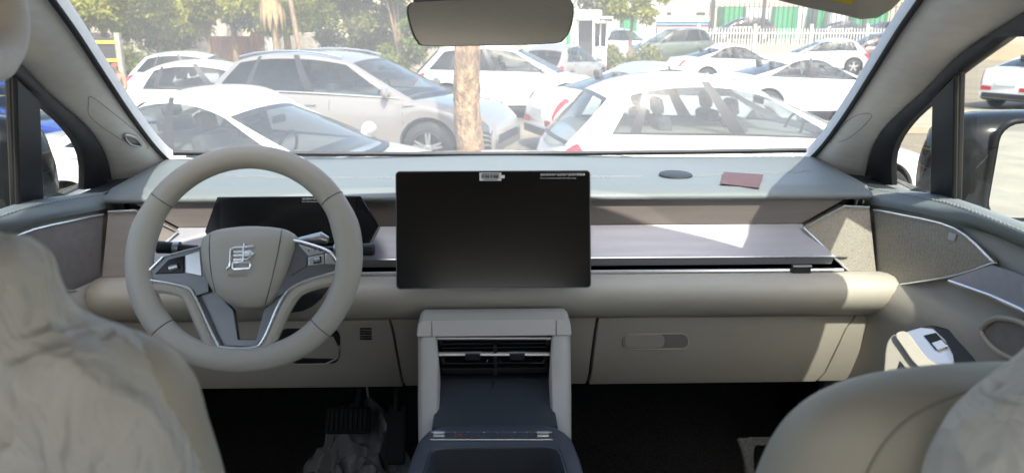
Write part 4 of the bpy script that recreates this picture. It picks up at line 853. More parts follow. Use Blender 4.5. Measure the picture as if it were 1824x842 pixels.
    for k, m in panes.items(): m.build('side_window', M['darktint'] if (style == 'suv' and k[1] < 2 and tint == 'tinted') else gm, root, 60)
    scr[1].build('windscreen', gm, root, 60); scr[0].build('rear_window', M['darktint'] if tint == 'tinted' else gm, root, 60)
    for c in xw:
        for s in (1, -1): wheel_parts(root, P(c, s * (h - .115), wr), s, wr, darkrim, spokes)
    b = MB()
    for c in xw: b.box(P(c, 0, wr + .12), (ra * 1.9, W - .52, .5))
    b.box(P(L / 2, 0, .38), (L * .9, W * .62, .28)); b.build('underbody', M['trimblack'], root, 0)
    # surface patches for lamps and panel gaps
    def side(x, t, s, off=.005):
        q = sec(x, s); k = min(int(t), 9); a, c = q[k], q[k + 1]; y, z = lerp(a[0], c[0], t - k), lerp(a[1], c[1], t - k); return P(x, s * (y + off), z + (off if t > 6.5 else 0))
    def patch(nm, pts, s, mat, par=root, off=.006):           # quad in (x, t)
        (x0, t0), (x1, t1), (x2, t2), (x3, t3) = pts; m = MB()
        m.grid([[side(lerp(lerp(x0, x1, i / 5), lerp(x3, x2, i / 5), j / 5), lerp(lerp(t0, t1, i / 5), lerp(t3, t2, i / 5), j / 5), s, off) for i in range(6)] for j in range(6)]); return m.build(nm, mat, par, 60)
    for s in (1, -1):
        hl = M['lamp_dark'] if darkrim else M['lamp']
        patch('headlight', [(L * .885, 5.6), (L * .992, 4.6), (L * .992, 6.4), (L * .90, 6.9)], s, hl)
        if style == 'sedan': patch('tail_light', [(.012, 4.8), (.26, 5.6), (.22, 6.3), (.012, 6.5)], s, M['tail'])
        elif style == 'hatch':
            patch('tail_light', [(.012, 3.9), (.30, 5.0), (.22, 6.2), (.012, 6.6)], s, M['tail'])
        else: patch('tail_light', [(.012, 4.6), (.34, 5.6), (.32, 6.2), (.012, 6.6)], s, M['tail'])
        # end lamps and bumper
        y0, y1 = cw(0) * .55, cw(0) * .96; z1 = zt(0) - .01; m = MB(); m.plate([P(-.006, s * y0, z1 - .12), P(-.006, s * y1, z1 - .13), P(-.006, s * y1, z1 - .02), P(-.006, s * y0, z1 - .03)], (.004, 0, 0)); m.build('tail_light', M['tail'], root, 0)
        if detail >= 1:
            for xg in ([S['xf0'] * .985, .515, .30] if style != 'suv' else [.735, .50, .27]):
                patch('door_gap', [(L * xg, 1.4), (L * xg + .008, 1.4), (L * xg + .008, 6.9), (L * xg, 6.9)], s, M['seam'], off=.0015)
            for xg in (.44, .21) if style != 'sedan' else (.46, .255):
                c = side(L * xg + .1 * (style == 'hatch'), 5.3, s, .016); m = MB(); m.box(c, (.17, .022, .028)); m.build('door_handle', pm, root, 0, .008)
            c = SS(.93, .10, s) + Vector((.0, s * .11, .05)); m = MB()
            m.loft([[c + Vector((dx + sx_ * math.cos(a) * .055, s * dy, sz * math.sin(a) * .075)) for a in [2 * math.pi * k / 12 for k in range(12)]] for dx, dy, sx_, sz in ((0, -.10, .3, .25), (0, -.06, .8, .7), (0, 0, 1, 1), (.01, .06, .9, .95), (.03, .095, .55, .6))]); m.build('door_mirror', pm, root, 60)
            patch('sill_trim', [(xw[0] + ra + .03, 1.1), (xw[1] - ra - .03, 1.1), (xw[1] - ra - .03, 1.9), (xw[0] + ra + .03, 1.9)], s, M['trimblack'], off=.003)
    if detail >= 1:
        m = MB(); m.plate([P(L + .004, -.55, .42), P(L + .004, .55, .42), P(L + .004, .48, .54), P(L + .004, -.48, .54)], (-.01, 0, 0)); m.build('grille', M['trimblack'], root, 0)
        m = MB(); m.box(P(-.008, 0, .66), (.008, .50, .12)); m.build('number_plate', M['plate'], root, 0)
        m = MB(); m.box(P(-.012, 0, .36), (.04, W * .62, .12)); m.build('rear_bumper_insert', M['trimblack'], root, 0, .01)
    if seats:
        for fx, n_ in ((.47, 1), (.28, 1)):
            for s in (1, -1):
                z0 = zt(L * fx) - .10; m = MB(); m.box(P(L * fx, s * .36, z0 + .10), (.14, .44, .30), Matrix.Rotation(R(-12), 3, 'Y')); m.box(P(L * fx - .05, s * .36, z0 + .345), (.09, .25, .17), Matrix.Rotation(R(-12), 3, 'Y')); m.build('seat', M['cabin_dark'], root, 0, .04)
        m = MB(); c = P(L * .625, -.36, zt(L * .62) + .05); m.tube([c + Vector((.05 * math.sin(a), .17 * math.cos(a), .16 * math.sin(a))) for a in [2 * math.pi * k / 24 for k in range(24)]], .014, 6, True); m.build('steering_wheel', M['trimblack'], root)
        m = MB(); m.box(P(L * .69, 0, zt(L * .69) + .0), (.30, W * .72, .10)); m.build('dashboard', M['cabin_dark'], root, 0, .03)
        m = MB(); c = screen(1, .82, 0); m.box(c + Vector((-.10, 0, -.05)), (.03, .22, .07)); m.build('inner_mirror', M['trimblack'], root, 0, .01)
    root['dims'] = 0; del root['dims']
    return root, P, SS, patch, side
def spot(u, Y): p = at(u, 200, Y); return Vector((p.x, Y, 0))
LOCAL = True
# 1 white hatchback, nearest on the right
c1 = car('nearest white hatchback, seen from its side through the right half of the windscreen', (spot(1305, 7.9)), R(5), 'white', 'hatch', L=4.05, W=1.70, H=1.56, tint='near_glass')
# 2 white sedan, nearest on the left
c2 = car('nearest white sedan with its bonnet pointing right, beyond the steering wheel', spot(440, 6.9), R(-13), 'white', 'sedan', L=4.45, W=1.72, H=1.50, tint='near_glass')
# 3 warm grey suv behind the trunk
c3 = car('warm grey SUV with dark headlamps parked behind the bare tree trunk', spot(640, 11.6), R(-17), 'grey', 'suv', L=4.75, W=1.88, H=1.67, darkrim=1)
root, P_, SS_, patch_, side_ = c3
for s in (1, -1):
    patch_('roof_bar', [(4.75 * .2, 6.9)] * 4, s, M['satin']) if 0 else None
    b = MB(); b.tube([SS_(u, 1.0, s) + Vector((0, -.02 * s, .055)) for u in (.05, .2, .4, .6, .8, .93)], .016, 8); o = b.build('roof_rail', M['satin'], None); o.parent = root
    b = MB(); b.tube([SS_(u, .05, s) + Vector((0, .008 * s, 0)) for u in (.03, .3, .6, .97)], .010, 6); o = b.build('window_chrome_line', M['chrome'], None); o.parent = root
    o = patch_('bumper_vent', [(4.75 * .955, 2.2), (4.75 * .99, 2.2), (4.75 * .99, 4.2), (4.75 * .965, 4.2)], s, M['trimblack'])
    for k in range(3): patch_('vent_fin', [(4.75 * .958, 2.5 + .5 * k), (4.75 * .99, 2.6 + .5 * k), (4.75 * .99, 2.8 + .5 * k), (4.75 * .958, 2.7 + .5 * k)], s, M['satin'], off=.012)
    patch_('wing_badge', [(4.75 * .74, 5.0), (4.75 * .772, 5.0), (4.75 * .772, 5.25), (4.75 * .74, 5.25)], s, M['trimblack'], off=.012)
# 4 white suv behind
car('white SUV behind the grey SUV, just under the rear-view mirror', spot(905, 17.6), R(-3), 'white', 'suv', L=4.3, W=1.8, H=1.64, darkrim=0)
# 5 white sedan with dark roof, rear towards us
c5 = car('white sedan with grey roof between the white SUV and the nearest hatchback', spot(1180, 12.9), R(17), 'white', 'sedan', L=4.6, W=1.78, H=1.45, roofcol='silver')
# 6 older white sedan
car('older white sedan behind the bonnet of the nearest hatchback', spot(1432, 17.0), R(4), 'white', 'sedan', L=4.35, W=1.68, H=1.42, detail=1)
# 7 white sedan further back
car('far white sedan whose roof shows above the older white sedan', spot(1300, 26), R(8), 'white', 'sedan', L=4.5, W=1.7, H=1.46, detail=1)
# 8 silver hatch
car('small silver hatchback facing left before the white picket fence', spot(1447, 33), R(168), 'silver', 'hatch', L=3.9, W=1.68, H=1.52, detail=1)
# 9 brown
car('dark brown people carrier behind the small silver hatchback', spot(1548, 36), R(175), 'brown', 'suv', L=4.5, W=1.8, H=1.75, detail=1)
# 10 right window sedan
car('white sedan showing its red tail lamp through the right door window', spot(1880, 19.0), R(24), 'white', 'sedan', L=4.5, W=1.75, H=1.48, tint='tinted')
# 11 cream hatchback
car('cream hatchback behind the nearest white sedan at the left', spot(430, 14.3), R(3), 'cream', 'hatch', L=4.0, W=1.68, H=1.43, detail=1)
# 12 white car roof
car('small white estate whose roof shows above the cream hatchback', spot(375, 19.5), R(5), 'white', 'suv', L=3.6, W=1.65, H=1.42, detail=1, tint='tinted')
# 13 blue car in left window
car('blue car seen through the left door window', spot(0, 10.3), R(-10), 'blue', 'sedan', L=4.5, W=1.75, H=1.44, tint='side_glass')
# 14 pink-tailed car beyond white suv
car('grey hatchback with red tail lamp beyond the white SUV', spot(1005, 24), R(60), 'grey', 'hatch', L=3.9, W=1.68, H=1.5, detail=1)
# cars on the raised yard behind the fence
def yardspot(u, Y): p = spot(u, Y); p.z = .9; return p
car('black off-roader behind the black railings', yardspot(1308, 52), R(178), 'dark', 'suv', 'cars beyond the fence', L=4.4, W=1.8, H=1.7, detail=0, tint='darktint', seats=False)
car('dark sedan beyond the fence at the far right', yardspot(1560, 58), R(5), 'dark', 'sedan', 'cars beyond the fence', L=4.4, W=1.75, H=1.45, detail=0, tint='darktint', seats=False)
car('dark hatchback beyond the fence below the white container', yardspot(1470, 60), R(176), 'dark', 'hatch', 'cars beyond the fence', L=4.0, W=1.7, H=1.5, detail=0, tint='darktint', seats=False)
car('dark green off-roader standing behind the roadside bush', spot(1190, 40), R(190), 'green', 'suv', 'cars beyond the fence', L=4.4, W=1.85, H=1.95, detail=1, seats=False)
car('white off-roader standing behind the roadside bush', spot(1105, 44), R(30), 'white', 'suv', 'cars beyond the fence', L=4.4, W=1.85, H=1.9, detail=0, seats=False)
LOCAL = False
# ------------------------------------------------------------------ plants
def leafmat(name, c1, c2):
    m = textured(name, c1, c2, 1.2, .6, bump=0, detail=3); t = m.node_tree; L = t.links.new; b = t.nodes['Principled BSDF']; out = t.nodes['Material Output']
    ts = nd(m, 'ShaderNodeBsdfTranslucent'); cr = [n for n in t.nodes if n.type == 'VALTORGB'][0]; L(cr.outputs[0], ts.inputs[0]); mx = nd(m, 'ShaderNodeMixShader'); mx.inputs[0].default_value = .4
    L(b.outputs[0], mx.inputs[1]); L(ts.outputs[0], mx.inputs[2]); L(mx.outputs[0], out.inputs[0]); return m
M['leaf_a'] = leafmat('yellow_green_leaf', (.20, .225, .012), (.32, .31, .03)); M['leaf_b'] = leafmat('mid_green_leaf', (.11, .15, .015), (.18, .21, .03)); M['leaf_c'] = leafmat('olive_leaf', (.13, .16, .03), (.21, .21, .05))
M['bark'] = textured('grey_brown_bark', (.30, .22, .14), (.17, .12, .08), 9, .9, bump=1, bscale=22, dist=.02, stretch=(1, 1, .35), spec=.2)
M['pale_bark'] = textured('pale_tan_bark', (.44, .30, .17), (.20, .13, .08), 13, .9, bump=1, bscale=30, dist=.05, stretch=(1, 1, .45), lo=.3, hi=.62, spec=.2)  # tan bark mottled with a darker brown of its own
def leaves(name, clumps, n, size, mat, par):
    """leaf quads spread through clumps (centre, radii)"""
    w = np.array([r[0] * r[1] * r[2] for _, r in clumps]) ** .75; w /= w.sum(); k = RNG.choice(len(clumps), n, p=w)
    C = np.array([tuple(c) for c, _ in clumps])[k]; Rr = np.array([r for _, r in clumps])[k]
    d = RNG.normal(size=(n, 3)); d /= np.linalg.norm(d, axis=1)[:, None]; rad = RNG.random((n, 1)) ** .45
    p = C + d * rad * Rr; ax = RNG.normal(size=(n, 3)); ax[:, 2] -= .5; ax /= np.linalg.norm(ax, axis=1)[:, None]
    bx = np.cross(ax, RNG.normal(size=(n, 3))); bx /= np.linalg.norm(bx, axis=1)[:, None]; sz = size * (.6 + .8 * RNG.random((n, 1)))
    V = np.stack([p, p + ax * sz * .5 + bx * sz * .22, p + ax * sz, p + ax * sz * .5 - bx * sz * .22], 1).reshape(-1, 3)
    me = bpy.data.meshes.new(name); me.vertices.add(4 * n); me.vertices.foreach_set('co', V.ravel()); me.loops.add(4 * n); me.loops.foreach_set('vertex_index', np.arange(4 * n, dtype=np.int32))
    me.polygons.add(n); me.polygons.foreach_set('loop_start', np.arange(0, 4 * n, 4, dtype=np.int32)); me.polygons.foreach_set('loop_total', np.full(n, 4, dtype=np.int32)); me.update(); me.validate(); me.materials.append(mat)
    o = bpy.data.objects.new(name, me); COL.objects.link(o); put(o, par); return o
def tree(label, u, Y, z0, z1, rad, lm, n, trunk_r=.16, size=.22, seed=0, lean=0, bark='bark', group='trees along the far wall', z_base=0, clumps_n=26):
    rr = random.Random(seed); p = spot(u, Y); p.z = z_base; t = thing('tree', label, 'tree', p, 0, group)
    fork = p + Vector((lean * .5, 0, (z0 - z_base) * .8 + .4)); b = MB()
    tr = [p + Vector((0, 0, -.1)), p.lerp(fork, .35) + Vector((rr.uniform(-.06, .06), 0, 0)), p.lerp(fork, .7) + Vector((rr.uniform(-.06, .06), 0, 0)), fork]
    b.tube(catmull(tr, 4), [lerp(trunk_r, trunk_r * .72, k / 12) for k in range(13)], 10); cl = []
    for k in range(clumps_n):
        a = rr.uniform(0, 6.28); q = rr.random() ** .6; zz_ = rr.uniform(z0, z1); prof = math.sin(math.pi * min(1, max(.08, (zz_ - z0 + .3) / (z1 - z0 + .6)))) ** .6
        c = p + Vector((lean + math.cos(a) * rad * q * prof, math.sin(a) * rad * q * prof, zz_ - z_base)); s_ = rr.uniform(.22, .42) * rad * .8; cl.append((c, (s_, s_, s_ * rr.uniform(.5, .9))))
        if k < 9: b.tube([fork, fork.lerp(c, .5) + Vector((0, 0, .2)), c], [trunk_r * .5, trunk_r * .3, .02], 6)
    b.build('trunk', M[bark], t, 60); leaves('crown', cl, n, size, M[lm], t); return t
# the bare trunk right in front of the car, crown above the frame
p = at(838, 200, 8.8); p.z = 0; tt = thing('tree', 'bare pale tree trunk standing just beyond the bonnet', 'tree', p)
b = MB(); rings = []
for k in range(110):
    z = lerp(-.05, 6.6, k / 109); c = p + Vector((-.05 + .035 * (2.2 - min(z, 3)) * .6 + .018 * math.sin(z * 4), 0, z)); rr = lerp(.165, .11, min(1, z / 6)); rings.append([c + Vector((math.cos(a), math.sin(a), 0)) * rr * (1 + .14 * noise.noise(Vector((math.cos(a) * 1.6, math.sin(a) * 1.6, z * 3))) + .10 * noise.noise(Vector((math.cos(a) * 5, math.sin(a) * 5, z * 9)))) for a in [2 * math.pi * j / 28 for j in range(28)]])
b.loft(rings); top_ = p + Vector((-.06, 0, 6.5)); rr = random.Random(5); cl = []
for k in range(16):
    c = top_ + Vector((rr.uniform(-2.0, 2.0), rr.uniform(-1.6, 1.6), rr.uniform(.9, 2.4))); cl.append((c, (.7, .7, .45)))
    if k < 9: b.tube([top_, top_.lerp(c, .5) + Vector((0, 0, .15)), c], [.07, .04, .012], 7)
b.build('trunk', M['pale_bark'], tt, 60); leaves('crown', cl, 2600, .15, M['leaf_b'], tt)
for i, (u, Y, z0, z1, rad, lm, n) in enumerate([(205, 27, 1.7, 4.6, 2.2, 'leaf_a', 9000), (300, 30, 1.2, 5.0, 2.5, 'leaf_a', 11000), (430, 33, 2.2, 5.4, 2.4, 'leaf_b', 9000), (520, 29, 2.0, 5.0, 2.2, 'leaf_a', 9000), (640, 32, .9, 5.2, 2.4, 'leaf_c', 11000), (715, 30, .6, 4.6, 1.7, 'leaf_b', 8000), (120, 33, 1.0, 5, 2.5, 'leaf_b', 7000), (560, 40, 1.5, 6, 3.4, 'leaf_b', 9000), (380, 42, 2.2, 6.5, 3.6, 'leaf_c', 9000), (800, 38, .8, 5.5, 2.8, 'leaf_c', 8000)]):
    tree(['leafy yellow-green tree nearest the left windscreen pillar', 'broad yellow-green tree above the cream hatchback', 'mid green tree above the rusty sheet gate', 'yellow-green tree over the far wall, left of the palm stem', 'olive-green tree behind the roof of the grey SUV', 'dark green tree beside the rear-view mirror', 'tree mostly hidden behind the left windscreen pillar', 'tall green tree in the back row behind the grey SUV', 'tall olive tree in the back row beyond the rusty gate', 'olive tree hidden behind the rear-view mirror'][i], u, Y, z0, z1, rad, lm, n, seed=i + 3, size=.2 if Y < 35 else .28)
tree('feathery yellow-green tree leaning over the white booth', 1120, 34, 2.4, 5.0, 1.7, 'leaf_a', 6500, .1, seed=31, group='trees beyond the booth')
tree('thin tree over the container yard', 1065, 40, 2.6, 6, 2.2, 'leaf_c', 5000, .1, seed=32, group='trees beyond the booth')
def bush(label, u, Y, z1, rad, lm, n, seed):
    rr = random.Random(seed); p = spot(u, Y); t = thing('bush', label, 'bush', p, 0, 'roadside bushes'); cl = []; b = MB()
    for k in range(14):
        c = p + Vector((rr.uniform(-rad, rad), rr.uniform(-.5, .5), rr.uniform(.25, z1 - .2))); cl.append((c, (.45, .45, .35))); b.tube([p + Vector((0, 0, -.05)), p.lerp(c, .6) + Vector((0, 0, .1)), c], [.04, .025, .01], 5)
    b.build('stems', M['bark'], t); leaves('foliage', cl, n, .16, M[lm], t)
bush('round olive bush before the parked off-roaders, right of the booth', 1120, 31, 1.3, 1.3, 'leaf_c', 3500, 1)
bush('dusty bush by the wall behind the cream hatchback', 300, 25, 1.1, 1.0, 'leaf_b', 2500, 2)
bush('grey-green bush at the foot of the wall left of the gate', 225, 26, 1.4, .8, 'leaf_c', 2200, 3)
# palm-like stem with dry hanging fronds
pt = thing('palm_tree', 'slender palm stem with dry hanging fronds over the far wall', 'tree', spot(500, 27)); p = spot(500, 27)
M['dry'] = textured('dry_frond', (.38, .28, .14), (.30, .21, .10), 6, .8, bump=0)
b = MB(); b.tube([p, p + Vector((.05, 0, 1.5)), p + Vector((-.05, 0, 3.2)), p + Vector((0, 0, 5))], [.15, .13, .12, .12], 10); b.build('stem', M['bark'], pt)
for k in range(12):
    a = 2 * math.pi * k / 12; o = p + Vector((0, 0, 2.9)); b = MB(); e = Vector((math.cos(a), math.sin(a), 0)); t_ = Vector((-e.y, e.x, 0))
    b.grid([[o + e * x + Vector((0, 0, z)) - t_ * w, o + e * x + Vector((0, 0, z + .03)), o + e * x + Vector((0, 0, z)) + t_ * w] for x, z, w in ((.1, .3, .03), (.25, .25, .09), (.36, -.1, .13), (.42, -.6, .10), (.40, -1.1, .02))]); b.build('frond', M['dry'], pt, 60, solid=.01)
for lab, u, Y, lean in (('thin leaning pole-like trunk right of the palm stem', 545, 26, .25),):
    p = spot(u, Y); t_ = thing('tree', lab, 'tree', p); b = MB(); b.tube([p, p + Vector((-.1, 0, 1.5)), p + Vector((-.28, 0, 3.2)), p + Vector((-.3, 0, 4.4))], [.10, .085, .07, .05], 8); b.build('trunk', M['bark'], t_)
    leaves('crown', [(p + Vector((-.3 + q * .7, 0, 4.6 + .2 * q * q)), (.7, .7, .5)) for q in (-1, 0, 1)], 1500, .2, M['leaf_b'], t_)
# ------------------------------------------------------------------ far walls, gates, booth, fence
M['stone'] = textured('pale_rubble_wall', (.34, .31, .26), (.22, .20, .17), 3, .95, bump=.8, bscale=8, dist=.05)
M['rust'] = textured('rusty_sheet', (.30, .15, .08), (.22, .13, .09), 2, .8, bump=.2, bscale=12, stretch=(1, 1, .4))
M['pale_sheet'] = textured('pale_sheet_metal', (.55, .56, .54), (.46, .47, .45), 2, .6, bump=.1, bscale=10, stretch=(1, 1, .3))
M['green_sheet'] = textured('green_container_paint', (.015, .24, .085), (.02, .19, .07), 2, .55, bump=.1, stretch=(1, 1, .3))
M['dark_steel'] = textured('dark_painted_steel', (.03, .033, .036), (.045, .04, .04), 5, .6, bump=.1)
M['green_pole'] = principled('green_pole_paint', (.01, .30, .12), .5); M['yellow_bar'] = principled('yellow_bar_paint', (.7, .48, .03), .5)
M['tan_wall'] = textured('tan_plaster', (.50, .40, .28), (.42, .34, .25), .6, .9, bump=.3, bscale=6, dist=.02)
def corrugated(u0, u1, Y, z0, z1, pitch=.22, depth=.05):
    a, c = spot(u0, Y), spot(u1, Y); n = max(2, int((c.x - a.x) / pitch * 2)); b = MB()
    pts = [(lerp(a.x, c.x, k / n), Y + (depth if k % 2 else 0)) for k in range(n + 1)]; poly = [Vector((x, y, z0)) for x, y in pts] + [Vector((c.x, Y + .12, z0)), Vector((a.x, Y + .12, z0))]
    b.plate(poly, (0, 0, z1 - z0)); return b
w = thing('boundary_wall', 'pale rubble boundary wall under the trees at the left', 'wall', spot(300, 36))
for k, (u0, u1) in enumerate([(40, 210), (210, 385), (500, 620), (620, 760), (760, 960)]):
    a, c = spot(u0, 36), spot(u1, 36); b = MB(); b.box(((a.x + c.x) / 2, 36.2, .85 - .1 * (k % 2)), (c.x - a.x - .03, .35, 1.7 - .2 * (k % 2))); b.build('wall_section', M['stone'], w, 0, .04)
g = thing('sheet_gate', 'rusty brown corrugated sheet gate in the far wall', 'gate', spot(430, 35.6))
for k, (u0, u1) in enumerate([(388, 412), (412, 436), (436, 458)]): corrugated(u0, u1 - .6, 35.5, .02, 1.55).build('sheet', M['rust'], g, 0)
a = spot(386, 35.5); b = MB(); b.box((a.x, 35.5, .95), (.14, .14, 1.9)); b.build('gate_post', M['bark'], g, 0)
g = thing('sheet_gate', 'pale corrugated sheet panels beside the rusty gate', 'gate', spot(475, 35.6))
for k, (u0, u1) in enumerate([(459, 482), (482, 506)]): corrugated(u0, u1 - .6, 35.4, .02, 1.7 - .15 * k).build('sheet', M['pale_sheet'] if k else M['rust'], g, 0)
g = thing('barrier_gate', 'dark gate with two yellow bars at the far left', 'gate', spot(200, 24))
a, c = spot(165, 24), spot(228, 24); b = MB(); b.box(((a.x + c.x) / 2, 24, .9), (c.x - a.x, .08, 1.5)); b.build('gate_panel', M['dark_steel'], g, 0)
for z in (1.52, .98): b = MB(); b.box(((a.x + c.x) / 2, 23.93, z), (c.x - a.x - .1, .05, .09)); b.build('yellow_bar', M['yellow_bar'], g, 0)
for q in (a, c): b = MB(); b.box((q.x, 24, .9), (.16, .16, 1.8)); b.build('post', M['stone'], g, 0)
# booth
g = thing('guard_booth', 'small white guard booth with dark doorway near the green pole', 'booth', spot(1050, 29))
a, c = spot(1026, 29), spot(1077, 29)
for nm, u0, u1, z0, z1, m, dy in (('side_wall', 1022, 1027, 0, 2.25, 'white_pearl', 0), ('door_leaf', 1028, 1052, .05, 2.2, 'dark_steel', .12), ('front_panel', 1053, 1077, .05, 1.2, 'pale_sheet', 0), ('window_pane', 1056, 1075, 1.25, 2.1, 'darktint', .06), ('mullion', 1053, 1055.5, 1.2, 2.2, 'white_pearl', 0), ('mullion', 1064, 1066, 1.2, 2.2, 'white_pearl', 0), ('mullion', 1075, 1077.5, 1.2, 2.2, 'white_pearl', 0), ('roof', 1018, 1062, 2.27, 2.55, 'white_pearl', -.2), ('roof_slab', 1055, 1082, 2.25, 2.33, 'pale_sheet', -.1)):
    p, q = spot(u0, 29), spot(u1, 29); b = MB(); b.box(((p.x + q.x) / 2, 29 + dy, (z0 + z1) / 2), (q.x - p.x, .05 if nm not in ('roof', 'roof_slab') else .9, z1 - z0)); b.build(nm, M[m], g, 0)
b = MB(); b.box(((a.x + c.x) / 2, 30.2, 1.1), (c.x - a.x + .1, .08, 2.2)); b.build('back_wall', M['white_pearl'], g, 0)
g = thing('sheet_fence', 'low pale corrugated sheet fence left of the green pole', 'fence', spot(990, 30))
for u0, u1 in ((940, 963), (963, 986), (986, 1008)): corrugated(u0, u1 - .5, 30, 0, 1.45, .16, .03).build('sheet', M['pale_sheet'], g, 0)
p = spot(1010, 28); b = MB(); b.tube([p, p + Vector((0, 0, 3.2))], .07, 12); b.lathe([(.12, 0), (.12, .03), (.07, .05)], p, (0, 0, 1), 12); tag(b.build('green_pole', M['green_pole'], None), 'green painted pole beside the guard booth', 'pole')
# white picket fence in front of the raised yard
M['fence_paint'] = textured('dusty_white_fence_paint', (.46, .46, .44), (.38, .38, .36), 2, .6, bump=0)
fe = thing('picket_fence', 'white metal picket fence along the raised yard', 'fence', spot(1450, 44), group=None)
a, c = spot(1235, 44), spot(1720, 44); n = int((c.x - a.x) / .17); pm_ = MB().box((0, 0, 0), (.06, .03, 1.75)).mesh('picket', M['fence_paint'], 0)
for k in range(n):
    o = bpy.data.objects.new('picket', pm_); COL.objects.link(o); o.location = (a.x + .17 * k, 44, .98); put(o, fe)
for z in (.35, 1.6): b = MB(); b.box(((a.x + c.x) / 2, 44.04, z), (c.x - a.x, .04, .08)); b.build('fence_rail', M['fence_paint'], fe, 0)
for k in range(6): b = MB(); b.box((lerp(a.x, c.x, k / 5), 44.05, 1.05), (.16, .16, 2.1)); b.build('fence_post', M['fence_paint'], fe, 0)
rl = thing('railings', 'tall black spiked railings behind the white picket fence', 'fence', spot(1450, 47))
a, c = spot(1252, 47), spot(1690, 47); n = int((c.x - a.x) / .30); pm_ = MB().box((0, 0, 0), (.055, .04, 2.5)).mesh('bar', M['dark_steel'], 0)
for k in range(n):
    o = bpy.data.objects.new('bar', pm_); COL.objects.link(o); o.location = (a.x + .30 * k, 47, 2.15); put(o, rl)
for z in (1.1, 3.1): b = MB(); b.box(((a.x + c.x) / 2, 47.03, z), (c.x - a.x, .04, .05)); b.build('rail', M['dark_steel'], rl, 0)
for u in (1257, 1345, 1432, 1520, 1610): p = spot(u, 47); b = MB(); b.box((p.x, 47, 2.6), (.20, .20, 3.4)); b.build('post', M['dark_steel'], rl, 0)
# containers
for k, (u0, u1, Y, m, lab) in enumerate([(1105, 1128, 62, 'green_sheet', 'green shipping container end left of the awning'), (1278, 1312, 66, 'green_sheet', 'green shipping container just right of the tall dark post'), (1315, 1362, 67, 'pale_sheet', 'white shipping container between two green ones near the dark post'), (1365, 1402, 66, 'green_sheet', 'green shipping container in the middle of the yard row'), (1404, 1432, 68, 'pale_sheet', 'narrow white shipping container in the middle of the yard row'), (1436, 1458, 66, 'green_sheet', 'narrow green shipping container left of the ribbed white one'), (1460, 1500, 65, 'pale_sheet', 'ribbed white shipping container at the right of the yard row'), (1502, 1560, 64, 'green_sheet', 'rightmost green shipping container beside the windscreen pillar')]):
    p, q = spot(u0, Y), spot(u1, Y); t = thing('shipping_container', lab, 'container', ((p.x + q.x) / 2, Y, .9), 0, 'containers in the yard'); top_z = at(u0, 12 if k else 22, Y).z
    corrugated(u0, u1, Y, .9, top_z, .3, .05).build('front_wall', M[m], t, 0)
    b = MB(); b.box(((p.x + q.x) / 2, Y + 1.3, (.9 + top_z) / 2 - .01), (q.x - p.x - .06, 2.3, top_z - .9 - .04)); b.build('container_body', M[m], t, 0)
    for x in (p.x + .06, q.x - .06): b = MB(); b.box((x, Y - .02, (.9 + top_z) / 2), (.12, .1, top_z - .9 + .02)); b.build('corner_post', M[m], t, 0)
# awning with red and blue stripes, block wall, far buildings
t = thing('market_awning', 'cream awning with red and blue stripes left of the black railings', 'awning', spot(1215, 50)); a, c = spot(1160, 50), spot(1256, 50)
for z0, z1, m, dy in ((2.25, 2.6, principled('cream_canvas', (.7, .62, .45), .8), -.3), (2.05, 2.25, principled('blue_canvas', (.12, .25, .5), .8), -.34), (1.9, 2.05, principled('red_canvas', (.55, .12, .10), .8), -.38)):
    b = MB(); b.plate([(a.x, 50 + dy, z0), (c.x, 50 + dy, z0), (c.x, 50 + dy + .3, z1), (a.x, 50 + dy + .3, z1)], (0, .05, 0)); b.build('awning_strip', m, t, 0)
for x in (a.x + .1, c.x - .1): b = MB(); b.box((x, 50.1, 1.2), (.08, .08, 2.1)); b.build('pole', M['dark_steel'], t, 0)
for u0, u1, Y, top_, m, lab in ((960, 1180, 72, 4.6, 'pale_sheet', 'long pale warehouse wall beyond the booth'), (1150, 1420, 95, 8, 'tan_wall', 'tan plastered building behind the container yard, left part'), (1400, 1760, 99, 8, 'tan_wall', 'tan plastered building behind the container yard, right part'), (-60, 420, 62, 9, 'stone', 'grey building behind the left trees'), (420, 960, 66, 9, 'tan_wall', 'tan building behind the trees, left of the rear-view mirror'), (1740, 2400, 60, 6, 'tan_wall', 'long tan building at the far right')):
    p, q = spot(u0, Y), spot(u1, Y); t = thing('far_building', lab, 'building', ((p.x + q.x) / 2, Y, .0), 0, 'far buildings'); b = MB(); b.box(((p.x + q.x) / 2, Y + 4, top_ / 2), (q.x - p.x - .2, 8, top_)); b.build('wall', M[m], t, 0)
    b = MB(); b.box(((p.x + q.x) / 2, Y + 3.9, top_ + .15), (q.x - p.x + .3, 8.6, .3)); b.build('roof', M['rust'], t, 0); k = 0; x = p.x + 2
    while x < q.x - 2:
        b = MB(); b.box((x, Y - .02, 3.0), (1.1, .08, 1.2)); wd = b.build('window', M['dark_steel'], t, 0); x += 4.2
# right-hand kerb and island seen under the right sedan
p = at(1590, 200, 15); b = MB(); b.plate([(7.5, 14.2, .0), (30, 11.5, .0), (30, 14.8, .0), (7.5, 17.4, .0)], (0, 0, .16)); tag(b.build('kerb_island', M['kerbstone'], None, 0, .02), kind='structure')
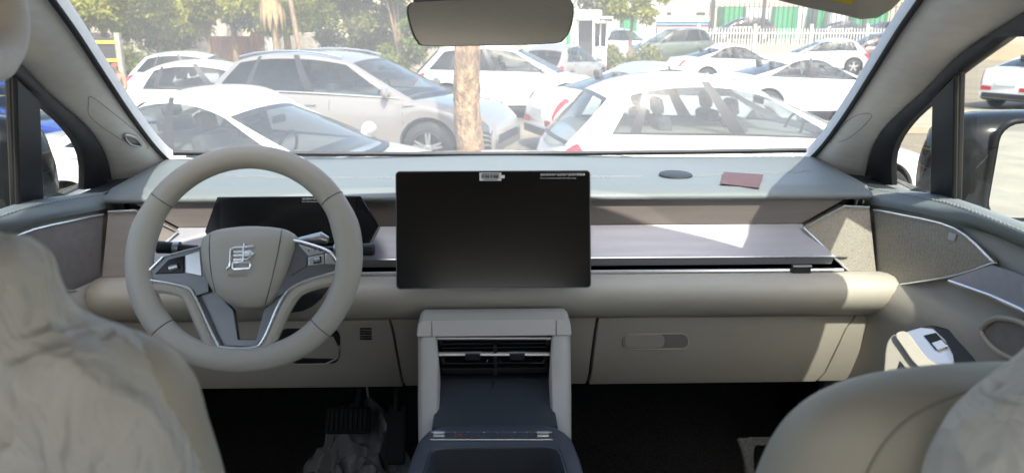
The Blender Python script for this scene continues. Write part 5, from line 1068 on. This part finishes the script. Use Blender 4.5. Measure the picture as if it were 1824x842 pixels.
# ------------------------------------------------------------------ people
def person(label, pos, face, seated, top, bottom, skin=(.16, .09, .06), scarf=None, s=1.0):
    t = thing('person', label, 'person', pos, face); hip = .46 if seated else .92
    J = {'pel': (0, 0, hip), 'ch': (0, -.02, hip + .36), 'nk': (0, 0, hip + .53), 'hd': (0, .03, hip + .64), 'tp': (0, .02, hip + .74)}
    V = [J['pel'], (0, 0, hip + .18), J['ch'], J['nk'], J['hd'], J['tp']]; E_ = [(0, 1), (1, 2), (2, 3), (3, 4), (4, 5)]; rad = [.15, .13, .16, .055, .095, .07]
    for sg in (1, -1):
        i = len(V); V += [(sg * .18, -.02, hip + .46), (sg * .24, .02, hip + .20), (sg * .20, .22, hip + .04), (sg * .17, .29, hip + .0)]; rad += [.065, .05, .04, .035]; E_ += [(2, i), (i, i + 1), (i + 1, i + 2), (i + 2, i + 3)]
        i = len(V)
        if seated: V += [(sg * .10, .05, hip - .02), (sg * .12, .42, hip + .0), (sg * .12, .42, .08), (sg * .12, .56, .04)]
        else: V += [(sg * .10, 0, hip - .06), (sg * .11, .02, .48), (sg * .11, -.02, .08), (sg * .11, .12, .04)]
        rad += [.09, .07, .05, .04]; E_ += [(0, i), (i, i + 1), (i + 1, i + 2), (i + 2, i + 3)]
    me = bpy.data.meshes.new('body'); me.from_pydata(V, E_, []); o = bpy.data.objects.new('body', me); COL.objects.link(o); o.parent = t
    md = o.modifiers.new('skin', 'SKIN'); o.modifiers.new('sub', 'SUBSURF').render_levels = 2
    for k, sv_ in enumerate(me.skin_vertices[0].data): sv_.radius = (rad[k], rad[k] * .85); sv_.use_root = (k == 0)
    m = bpy.data.materials.new('clothing'); m.use_nodes = True; nt = m.node_tree; L = nt.links.new; tc = nd(m, 'ShaderNodeTexCoord'); sp = nd(m, 'ShaderNodeSeparateXYZ'); L(tc.outputs['Object'], sp.inputs[0])
    cr = nd(m, 'ShaderNodeValToRGB'); cr.color_ramp.interpolation = 'CONSTANT'; e = cr.color_ramp.elements; e[0].color = (*bottom, 1); e[1].position = (hip + .08) / 2; e[1].color = (*top, 1); q = e.new((hip + .50) / 2); q.color = (*skin, 1); q = e.new((hip + .68) / 2); q.color = (*(scarf or (.01, .01, .01)), 1)
    dv = nd(m, 'ShaderNodeMath', operation='DIVIDE'); dv.inputs[1].default_value = 2; L(sp.outputs[2], dv.inputs[0]); L(dv.outputs[0], cr.inputs[0]); L(cr.outputs[0], nt.nodes['Principled BSDF'].inputs['Base Color']); nt.nodes['Principled BSDF'].inputs['Roughness'].default_value = .85; me.materials.append(m)
    if seated:
        b = MB(); b.box((0, 0, .17), (.5, .4, .34)); st = b.build('stone_block', M['stone'], None, 0, .03); st.location = pos; st.rotation_euler = (0, 0, face); tag(st, 'rough stone block that the seated person uses as a seat' + (' by the left gate' if scarf else ' by the green pole'), 'block')
    return t
person('seated person in white top and red skirt by the green pole', spot(1023, 27.5), R(180), True, (.7, .7, .72), (.5, .06, .05))
person('person in brown clothes and red headscarf near the left pillar', spot(217, 17.5), R(160), True, (.30, .18, .12), (.28, .2, .15), scarf=(.5, .06, .06))
